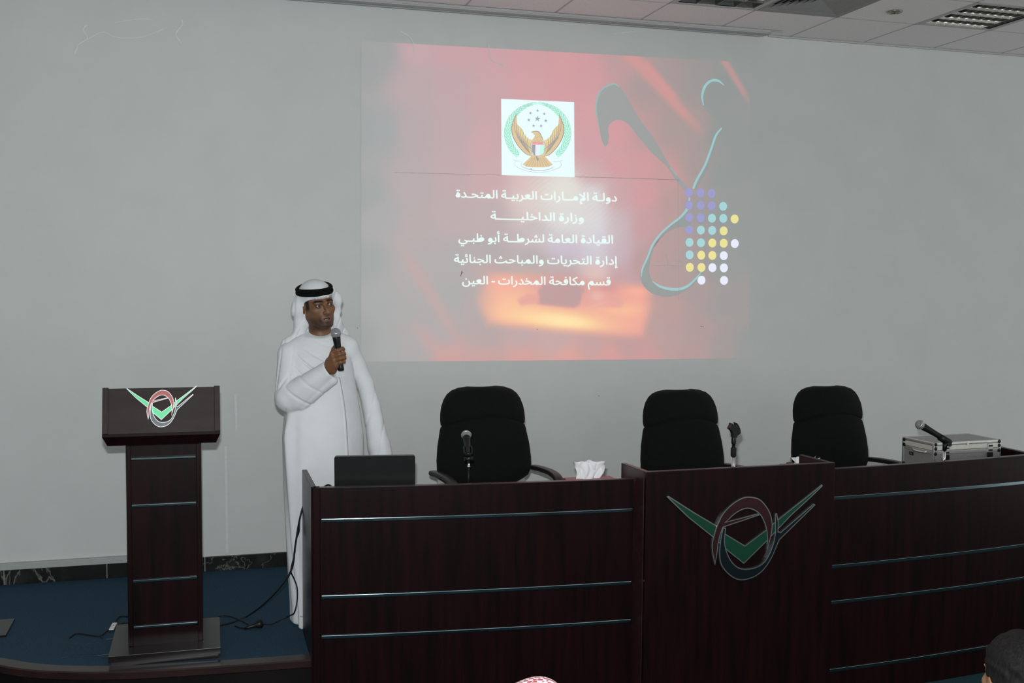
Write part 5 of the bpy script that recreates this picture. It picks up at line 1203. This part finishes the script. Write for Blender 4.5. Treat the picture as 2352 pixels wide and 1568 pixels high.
def man_col(p):
    q = hl(p.astype(np.float32)); ax = np.abs(q[:, 0]); c = np.tile(SK, (len(p), 1)); near = sstep(q[:, 2], -.150, -.112)
    def put(mask, col, k=1.0):
        m = (np.clip(mask, 0, 1) * k * near)[:, None]; c[:] = c * (1 - m) + np.array(col) * m
    # shaved beard shadow on jaw, chin and upper lip
    beard = sstep(-q[:, 2], .042, .082) * sstep(-q[:, 1], -.035, .01); put(beard, lin3(58, 41, 30), .85)
    put(np.exp(-((ax / .026) ** 2 + ((q[:, 2] + .0525) / .0075) ** 2)) * (q[:, 1] < -.07), lin3(48, 34, 27), .9)      # moustache
    put(np.exp(-((ax / .009) ** 2 + ((q[:, 2] + .092) / .008) ** 2)) * (q[:, 1] < -.07), lin3(52, 37, 28), .6)
    put(np.exp(-(((ax - .0325) / .021) ** 2 + ((q[:, 2] + .002) / .014) ** 2)) * (q[:, 1] < -.05), lin3(66, 44, 33), .55)  # darker eye surround
    put(np.exp(-((q[:, 2] + .036) / .015) ** 2 - ((ax) / .013) ** 2) * (q[:, 1] < -.09), lin3(150, 108, 80), .5)  # highlight on the nose, painted into the skin colour
    lip = np.exp(-((ax / .0255) ** 4 + ((q[:, 2] + .0702) / .0145) ** 4)) * (q[:, 1] < -.0795); put(lip, lin3(120, 78, 70), .85)
    put((np.abs(q[:, 2] + .0702) < .0042) * (ax < .020) * (q[:, 1] > -.0865) * (q[:, 1] < -.06), lin3(34, 18, 16), 1)
    # eyebrows
    zb = .0185 + .0045 * np.clip(ax - .012, 0, .03) / .03 - .010 * np.clip((ax - .040) / .015, 0, 1)
    put(np.clip(1.5 - np.abs(q[:, 2] - zb) / .0050, 0, 1) * sstep(ax, .008, .013) * sstep(-ax, -.056, -.046) * (q[:, 1] < -.03), lin3(22, 16, 13), 1)
    # lash line
    put(np.exp(-(((ax - .0325) / .0155) ** 6)) * np.exp(-((q[:, 2] - .0052) / .0019) ** 2) * (q[:, 1] < -.075), lin3(18, 13, 11), .9)
    # hair: temples and sideburns
    put(sstep(ax, .061, .066) * sstep(-np.abs(q[:, 1] + .026), -.021, -.013) * sstep(q[:, 2], -.030, -.010) , lin3(16, 13, 12), 1)
    put(sstep(q[:, 2], .050, .056), lin3(16, 13, 12), 1)
    put(np.exp(-((ax - .080) / .012) ** 2 - ((q[:, 1] - .012) / .012) ** 2 - ((q[:, 2] + .010) / .016) ** 2), lin3(120, 66, 52), .6)
    return c
organic('body', body_sdf, (axis(.36, 1.02, .006, (.53, .79, .0024)), axis(-1.47, -.98, .006, (-1.44, -1.05, .0024)), axis(-.0, 1.86, .014, (1.30, 1.80, .0024))), M['skin'], man, man_col, relax=1)
for s in (-1, 1):
    c_ = hw(s * .0325, -.0745, .0005); gz = Vector(FH * .985 + np.array((.10, -.02, -0.02))).normalized()
    mb = MB(); mtx = frame(c_, Vector(c_) + gz)
    mb.lathe([(0.0125 * HS * math.sin(a), -0.0125 * HS * math.cos(a)) for a in np.linspace(0.01, PI - 0.01, 22)], 22, mtx=mtx); e_ = mb.build('eye', M['eye'], man)
    mb = MB(); mb.lathe([(0.0062 * HS * k, 0.0128 * HS * math.cos(0.5 * k) + 0.0002) for k in (1.0, .8, .5, .2, .02)], 18, mtx=mtx); mb.build('iris', M['iris'], e_)
mb = MB(); o_ = [hw(x, -.0830 + 8 * x * x, z) for z in (-.0752, -.0705) for x in np.linspace(-.015, .015, 9)]
mb.add(o_, [(k, k + 1, k + 10, k + 9) for k in range(8)], 0, True); mb.build('teeth', M['teeth'], man)

# robe -------------------------------------------------------------
ZK = [0.0, 0.10, 0.45, 0.80, 1.00, 1.20, 1.32, 1.42, 1.50, 1.58]
TX = [0.644, 0.644, 0.628, 0.620, 0.616, 0.612, 0.610, 0.608, 0.606, 0.606]
TA = [0.190, 0.191, 0.206, 0.220, 0.226, 0.200, 0.182, 0.165, 0.110, 0.05]
TB = [0.158, 0.158, 0.155, 0.152, 0.148, 0.140, 0.132, 0.118, 0.090, 0.045]
TY = [-1.165, -1.165, -1.145, -1.13, -1.12, -1.115, -1.11, -1.105, -1.10, -1.09]
yaw_t = 0.35; CT, ST = math.cos(yaw_t), math.sin(yaw_t)
F_R0 = np.array((0.4911, -1.2350, 1.1931)); F_R1 = np.array((0.6465, -1.3350, 1.3090))
CUFF = np.array((0.6327, -1.3400, 1.3660)); cdir = (CUFF - E_R) / np.linalg.norm(CUFF - E_R)
cdir = np.array((0.72, -0.42, 0.56)); cdir /= np.linalg.norm(cdir)
LS = [((0.7577, -1.0500, 1.4625), .060), ((0.8100, -1.0300, 1.3699), .050), ((0.8591, -1.0200, 1.2603), .046), ((0.8951, -1.0200, 1.1294), .048), ((0.9337, -1.0350, 0.9222), .060), ((0.9652, -1.0500, 0.7730), .066)]
TR0, TR1 = np.array((0.5775, -1.1000, 1.5213)), np.array((0.4526, -1.1150, 1.4308))
TL0, TL1 = np.array((0.6571, -1.0900, 1.5201)), np.array((0.7577, -1.0500, 1.4625))
NK0, NK1 = np.array((0.6159, -1.1050, 1.4490)), np.array((0.6121, -1.1000, 1.5420))
def robe_sdf(p):
    z = p[:, 2]; cx_ = np.interp(z, ZK, TX); cy_ = np.interp(z, ZK, TY); a = np.interp(z, ZK, TA); b = np.interp(z, ZK, TB)
    dx, dy = p[:, 0] - cx_, p[:, 1] - cy_; u = dx * CT + dy * ST; v = -dx * ST + dy * CT
    ang = np.arctan2(v / b, u / a); low = np.clip((1.0 - z) / 0.9, 0, 1)
    fold = .011 * np.exp(-(((ang + 2.86) / .14) ** 2)) * np.clip((1.16 - z) / .12, 0, 1) - .005 * np.exp(-(((ang + 2.60) / .14) ** 2)) * np.clip((1.16 - z) / .12, 0, 1) + (.003 + .005 * low) * np.sin(5 * ang + 1.3 + 1.2 * z) + .004 * low * np.sin(9 * ang - 0.8 * z + .6) + .003 * np.sin(13 * ang + 5 * z) * low
    n_ = 2 + .9 * low; r = (np.abs(u / a) ** n_ + np.abs(v / b) ** n_) ** (1 / n_); d = (r - 1) * np.minimum(a, b) * .92 - fold
    d = smax(d, -(z - 0.003), .002); d = smax(d, z - 1.60, .01)
    d = smin(d, sd_cone(p, TR0, TR1, .054, .066), .03); d = smin(d, sd_cone(p, TL0, TL1, .050, .060), .03)
    d = smin(d, sd_cone(p, NK0, NK1, .085, .066), .03)
    # diagonal tension folds across the chest
    s1 = (p[:, 0] - .45) * 0.62 + (z - 1.46) * 0.95; msk = np.exp(-((p[:, 0] - .57) / .12) ** 2 - ((z - 1.37) / .10) ** 2) * (v < 0)
    d = d + .015 * msk * np.clip(1 - np.abs(np.sin(s1 * 42 + 1.2 * np.sin(p[:, 0] * 14))) / .5, 0, 1) ** 1.3 - .004 * msk
    # right sleeve, bent up to the microphone, sagging below the forearm
    sl = sd_cone(p, TR1, E_R, .068, .076)
    fa = smin(sd_cone(p, E_R, CUFF + cdir * .02, .076, .050), sd_cone(p, F_R0, F_R1, .048, .026), .03)
    t_ = (p - E_R) @ cdir
    cr_ = lambda t, w: np.clip(1 - np.abs(np.sin(t)) / w, 0, 1) ** 1.5                # narrow creases
    wr_ = -.0060 * cr_(t_ * 24 + 14 * (p[:, 2] - 1.2) + 1.2, .42) * np.exp(-((t_ - .08) / .11) ** 2) - .0035 * cr_(t_ * 15 - 22 * (p[:, 2] - 1.25) + .6, .3) + .002 * np.sin(t_ * 30 + 30 * p[:, 1])
    fa = fa - wr_
    fa = smax(fa, (p - CUFF) @ cdir, .004); fa = smax(fa, -sd_cone(p, CUFF - cdir * .05, CUFF + cdir * .1, .034, .048), .003)
    up = (p - S_R) @ ((E_R - S_R) / np.linalg.norm(E_R - S_R)); sl = sl + .009 * cr_(up * 22 + 30 * (p[:, 0] - .42), .4) * np.exp(-((up - .19) / .08) ** 2) + .006 * cr_(p[:, 0] * 55 + 8 * up, .35)
    d = smin(d, sl, .014); d = smin(d, fa, .006)
    # left sleeve hanging
    ls = None
    for (p0, r0), (p1, r1) in zip(LS[:-1], LS[1:]):
        c = sd_cone(p, p0, p1, r0, r1); ls = c if ls is None else smin(ls, c, .012)
    ls = ls + .0045 * cr_(p[:, 0] * 34 - 9 * z + 1.9, .4) * np.clip((1.35 - z) / .3, 0, 1) - .0012 * np.sin(p[:, 0] * 90 + 12 * p[:, 1] + 5 * z) * np.clip((1.35 - z) / .3, 0, 1)
    ls = smax(ls, .842 - z + (p[:, 0] - .9) * .2, .004)
    d = smin(d, ls, .014)
    # neck opening
    d = smax(d, (p - np.array((0.6109, -1.1750, 1.5229), np.float32)) @ np.array((-.05, -.43, .90), np.float32), .004)
    return d
rb_axes = (axis(.33, 1.02, .0042), axis(-1.46, -.93, .0042), axis(-.012, 1.60, .012, (.85, 1.60, .0045)))
robe = organic('robe', robe_sdf, rb_axes, M['cloth'], man, relax=2)
def front_of(f, x, z, y0=-1.60, y1=-1.0):
    """first surface met going from the front towards the wall"""
    ys = np.arange(y0, y1, .002, dtype=np.float32); dd = f(np.stack([np.full_like(ys, x), ys, np.full_like(ys, z)], 1)); k = np.argmax(dd < 0); return float(ys[k])
# placket strip down the front
mb = MB(); vs = []; path = [(0.6902, -1.2700, 1.3156), (0.7037, -1.2700, 1.2421), (0.7194, -1.2700, 1.1385), (0.7283, -1.2700, 1.0117), (0.7327, -1.2700, 0.8962), (0.7333, -1.2800, 0.6666), (0.7328, -1.2800, 0.3644), (0.7300, -1.2800, 0.0369)]
pp = smooth_path(path, 6)
for q in pp:
    for dx in (-.0085, .0085): vs.append((q.x + dx, front_of(robe_sdf, q.x + dx, q.z) - .0024, q.z))
mb.add(vs, [(2 * k, 2 * k + 1, 2 * k + 3, 2 * k + 2) for k in range(len(pp) - 1)], 0, True); o = mb.build('placket', M['cloth'], robe); sd = o.modifiers.new('S', 'SOLIDIFY'); sd.thickness = .002; sd.offset = -1
mb = MB(); vs = []                                               # stitched hem line
for k in range(30):
    a_ = -PI * 0.98 + PI * 0.96 * k / 29
    for dz in (0.072, 0.078):
        u, v = .193 * math.cos(a_), .161 * math.sin(a_); x, y = .644 + u * CT - v * ST, -1.15 + u * ST + v * CT
        q = np.array([[.644 + (x - .644) * s, -1.15 + (y + 1.15) * s, dz] for s in np.linspace(1.25, .7, 120)], np.float32); j = int(np.argmax(robe_sdf(q) < 0)); f_ = np.linspace(1.25, .7, 120)[j] + .012
        vs.append((.644 + (x - .644) * f_, -1.15 + (y + 1.15) * f_, dz))
mb.add(vs, [(2 * k, 2 * k + 1, 2 * k + 3, 2 * k + 2) for k in range(29)], 0, True); mb.build('hem_stitch', M['trunk'], robe)

# headscarf ----------------------------------------------------------
def scarf_sdf(p):
    q = hl(p)
    d = sd_ell(q, (0, .022, .046), (.0815, .104, .082))
    d = smin(d, sd_cone(q, (0, -.060, .046), (0, -.02, .05), .030, .04), .03)
    L_ = sd_cone(p, (0.5120, -1.1000, 1.7210), (0.4980, -1.1000, 1.6633), .040, .042); L_ = smin(L_, sd_cone(p, (0.4980, -1.1000, 1.6633), (0.5146, -1.0900, 1.5980), .042, .038), .02)
    L_ = smin(L_, sd_cone(p, (0.5146, -1.0900, 1.5980), (0.5070, -1.0700, 1.5389), .038, .034), .02); L_ = smin(L_, sd_cone(p, (0.5052, -1.0900, 1.5400), (0.4359, -1.1000, 1.4855), .032, .026), .03); L_ = smin(L_, sd_cone(p, (0.4359, -1.1000, 1.4855), (0.4002, -1.0900, 1.4482), .026, .018), .03)
    R_ = sd_cone(p, (0.7018, -1.0700, 1.7206), (0.7075, -1.0600, 1.6640), .026, .016); R_ = smin(R_, sd_cone(p, (0.7075, -1.0600, 1.6640), (0.6992, -1.0500, 1.6025), .016, .022), .02)
    R_ = smin(R_, sd_cone(p, (0.6992, -1.0500, 1.6025), (0.7347, -0.9900, 1.5425), .022, .030), .03); R_ = smin(R_, sd_cone(p, (0.7347, -0.9900, 1.5425), (0.7740, -0.9800, 1.5034), .028, .022), .03)
    R_ = smin(R_, sd_cone(p, (0.6658, -1.1000, 1.7678), (0.7081, -1.0750, 1.7161), .030, .024), .03)
    B_ = sd_cone(p, hw(0, .05, .0), (0.6217, -1.0100, 1.5538), .085, .10); B_ = smin(B_, sd_cone(p, (0.6228, -1.0000, 1.5533), (0.6210, -0.9650, 1.3078), .10, .09), .05)
    cr_ = lambda t_, w_: np.clip(1 - np.abs(np.sin(t_)) / w_, 0, 1)                # narrow creases
    f = .0022 * np.sin(p[:, 2] * 50 + p[:, 0] * 60 + 1.0) - .0042 * cr_(p[:, 0] * 62 - p[:, 2] * 16 + .5 * np.sin(p[:, 2] * 30) + .7, .5)
    c = smin(smin(L_, R_, .02), B_, .03) - f
    d = smin(d, c, .028)
    # face opening
    cut = sd_box(q, (0, -.125, -.118), (.0735, .142, .150), r=.022); neck = sd_cone(p, (0.6080, -1.1600, 1.5221), (0.6150, -1.1600, 1.5913), .062, .066)
    d = smax(d, -cut, .004); d = smax(d, -neck, .006)
    return d
scarf = organic('headscarf', scarf_sdf, (axis(.40, .80, .0036), axis(-1.27, -.86, .0036), axis(1.28, 1.84, .0036)), M['scarf'], man, relax=2)
# black double head cord, tipped forwards
ag = axes(th_h, 0.215, -0.13); AO = hw(-.003, .016, .0765)
mb = MB()
for k, (dz, rr) in enumerate(((-.0085, 1.0), (.0085, .985))):
    ring = []
    for a_ in np.linspace(0, 2 * PI, 49):
        ring.append(AO + ag @ np.array(((.0800) * rr * HS * math.cos(a_), .104 * rr * HS * math.sin(a_), dz + .003 * math.sin(2 * a_)), np.float32))
    mb.tube(ring, .0115, 12, cap=False)
mb.build('head_cord', M['agal'], man)
# small woven marks along the scarf edge over the brow
mb = MB()
for k in range(24):
    x = -.052 + .104 * k / 23
    if .012 < x < .026: continue
    for zz_ in (.0365, .0410) if k % 3 else (.0390,):
        c0 = hw(x, 0, zz_); ts = np.linspace(.16, .02, 140); q = np.array([c0 + FH * t_ for t_ in ts], np.float32); j = int(np.argmax(scarf_sdf(q) < 0)); c0 = q[j] + FH * .0012
        e1, e2 = RH[:, 0] * .0013, RH[:, 2] * .0014 + RH[:, 0] * .0007; mb.add([c0 - e1 - e2, c0 + e1 - e2, c0 + e1 + e2, c0 - e1 + e2], [(0, 1, 2, 3)])
mb.build('edge_stitching', M['ink'], scarf)
make_mic('handheld microphone in the right hand of the robed speaker, raised to the chin', (0.6855, -1.3740, 1.3635), (0.6561, -1.3940, 1.5582))

# ---------------------------------------------------------------- seated listeners, seen from behind at the bottom edge
def listener(label, top, th, dark):
    hs = 1.0; ho = np.array((top[0], top[1], top[2] - .123), np.float32); Ra = axes(th)
    t = thing('person', label, 'person', (top[0], top[1], ZH))
    lw = lambda x, y, z: ho + Ra @ np.array((x, y, z), np.float32)
    def f(p):
        d = head_sdf((p - ho) @ Ra)
        d = smin(d, sd_cone(p, lw(0, .02, -.08), lw(0, .05, -.22), .055, .06), .02)
        d = smin(d, sd_cone(p, lw(-.16, .06, -.29), lw(.16, .06, -.29), .07, .07), .05); d = smin(d, sd_cone(p, lw(0, .05, -.36), lw(0, .07, -.72), .135, .14), .06)
        for s in (-1, 1):
            d = smin(d, sd_cone(p, lw(s * .19, .05, -.30), lw(s * .23, .03, -.58), .05, .042), .03); d = smin(d, sd_cone(p, lw(s * .23, .03, -.58), lw(s * .12, -.19, -.66), .040, .03), .015)
            for k in range(4): d = smin(d, sd_cone(p, lw(s * (.12 - .012 * k), -.20, -.665), lw(s * (.10 - .016 * k), -.275 + .006 * abs(k - 1), -.685), .011, .008), .004)
            d = smin(d, sd_cone(p, lw(s * .09, -.18, -.655), lw(s * .065, -.235, -.655), .013, .009), .005)
            d = smin(d, sd_cone(p, lw(s * .10, .03, -.76), lw(s * .12, -.40, -.76), .085, .06), .04); d = smin(d, sd_cone(p, lw(s * .12, -.40, -.76), lw(s * .12, -.36, -1.17 + (1.29 - (top[2] - ZH))), .058, .04), .02)
            zf_ = ZH + .04 - ho[2]; d = smin(d, sd_cone(p, lw(s * .12, -.36, zf_), lw(s * .13, -.50, zf_ - .008), .04, .032), .02)
        return d
    def col(p):
        q = (p.astype(np.float32) - ho) @ Ra; c = np.tile(lin3(150, 112, 84), (len(p), 1)); c[q[:, 2] < -.20] = lin3(38, 38, 44) if dark else lin3(190, 192, 196); return c
    c0 = ho
    organic('body', f, (axis(c0[0] - .34, c0[0] + .34, .012, (c0[0] - .11, c0[0] + .11, .005)), axis(c0[1] - .24, c0[1] + .56, .012, (c0[1] - .12, c0[1] + .14, .005)), axis(ZH - .005, c0[2] + .13, .014, (c0[2] - .20, c0[2] + .14, .005))), M['skin'], t, col)
    return t, ho, Ra, lw
tA, hoA, RaA, lwA = listener('dark-haired seated listener seen from behind at the bottom right corner', (1.9978, -4.6600, 0.9528), PI - 0.22, True)
def hairf(p):
    q = (p - hoA) @ RaA; d = sd_ell(q, (0, .026, .042), (.0845, .106, .089)); d = smin(d, sd_ell(q, (0, .065, -.03), (.066, .058, .075)), .03)
    d = smax(d, -sd_box(q, (0, -.145, -.08), (.2, .12, .155), r=.02), .01); d = smax(d, -sd_ell(np.abs(q) * np.array((1, 0, 0), np.float32) + q * np.array((0, 1, 1), np.float32), (.088, .004, -.022), (.022, .030, .040)), .006)
    return d - .0022 * np.sin(q[:, 0] * 160 + 3 * np.sin(q[:, 2] * 60)) - .002 * np.sin(q[:, 2] * 120 + q[:, 0] * 90) - .0015 * np.sin(q[:, 0] * 310 + q[:, 2] * 70)
organic('hair', hairf, (axis(hoA[0] - .11, hoA[0] + .11, .0035), axis(hoA[1] - .16, hoA[1] + .16, .0035), axis(hoA[2] - .13, hoA[2] + .15, .0035)), M['hair'], tA, relax=0)
tB, hoB, RaB, lwB = listener('seated listener in a red and white checked headscarf at the bottom edge', (0.6995, -4.6600, 0.9583), PI + 0.05, False)
k_ = NT('red_checked_cloth'); tc = k_.n('ShaderNodeTexCoord'); mp = k_.n('ShaderNodeMapping'); mp.inputs['Rotation'].default_value = (0.5, 0.3, 0.6); k_.l(tc.outputs['Object'], mp.inputs['Vector']); chk = k_.n('ShaderNodeTexChecker', Scale=95.0); k_.l(mp.outputs[0], chk.inputs['Vector'])
chk.inputs[1].default_value = (0.80, 0.80, 0.82, 1); chk.inputs[2].default_value = (0.50, 0.075, 0.10, 1); k_.l(chk.outputs[0], k_.b.inputs['Base Color']); k_.b.inputs['Roughness'].default_value = 0.9
def scarfB(p):
    q = (p - hoB) @ RaB; d = sd_ell(q, (0, .022, .040), (.092, .112, .090)); d = smin(d, sd_cone(q, (0, .05, -.02), (0, .085, -.30), .085, .13), .05)
    return smax(d, -sd_box(q, (0, -.150, -.118), (.0735, .125, .150), r=.02), .006) - .003 * np.sin(q[:, 0] * 60 + q[:, 2] * 30)
organic('headscarf', scarfB, (axis(hoB[0] - .17, hoB[0] + .17, .006), axis(hoB[1] - .26, hoB[1] + .26, .006), axis(hoB[2] - .44, hoB[2] + .16, .006)), k_.m, tB)

# ================================================================ CAMERA, LIGHT
CAMR = [[0.960473, -0.278271, 0.007565], [0.009471, 0.059823, 0.998164], [0.278213, 0.958638, -0.060094]]
cam = bpy.data.cameras.new('camera'); co = bpy.data.objects.new('camera', cam); C.objects.link(co)
r_, u_, f_ = (Vector(v) for v in CAMR)
mw = Matrix((r_, u_, -f_)).transposed().to_4x4(); mw.translation = Vector((0, -6.87685, 1.84975)); co.matrix_world = mw
cam.sensor_width = 36.0; cam.lens = 36.0 * 2460.04 / 2352.0; cam.clip_start = 0.02; cam.clip_end = 100
bpy.context.scene.camera = co

def area(name, loc, target, sx, sy, power, colr=(1, 1, 1), shape='RECTANGLE'):
    l = bpy.data.lights.new(name, 'AREA'); l.shape = shape; l.size = sx; l.size_y = sy; l.energy = power; l.color = colr
    o = bpy.data.objects.new(name, l); C.objects.link(o); z = (Vector(loc) - Vector(target)).normalized()
    x = Vector((0, 0, 1)).cross(z); x = x.normalized() if x.length > 1e-3 else Vector((1, 0, 0)); y = z.cross(x)
    m = Matrix((x, y, z)).transposed().to_4x4(); m.translation = Vector(loc); o.matrix_world = m; return o
# the camera's own flash, just above the lens
fl_ = Vector((0, -6.87685, 1.84975)) + u_ * 0.14 - r_ * 0.03 + f_ * 0.06
area('camera_flash', fl_, fl_ + f_, 0.06, 0.03, FLASH, (0.93, 0.98, 1.0))
# even world background added as ambient fill
w = bpy.data.worlds.new('hall_ambient_fill'); bpy.context.scene.world = w; w.use_nodes = True
w.node_tree.nodes['Background'].inputs[0].default_value = (*AMBIENT_C, 1); w.node_tree.nodes['Background'].inputs[1].default_value = DAY

sc = bpy.context.scene
sc.view_settings.view_transform = 'Standard'; sc.view_settings.look = 'None'; sc.view_settings.exposure = 0.0; sc.view_settings.gamma = 1.0
sc.view_settings.use_curve_mapping = False
sc.cycles.use_denoising = True
sc.cycles.max_bounces = 8; sc.cycles.diffuse_bounces = 4; sc.cycles.glossy_bounces = 4; sc.cycles.sample_clamp_indirect = 4.0
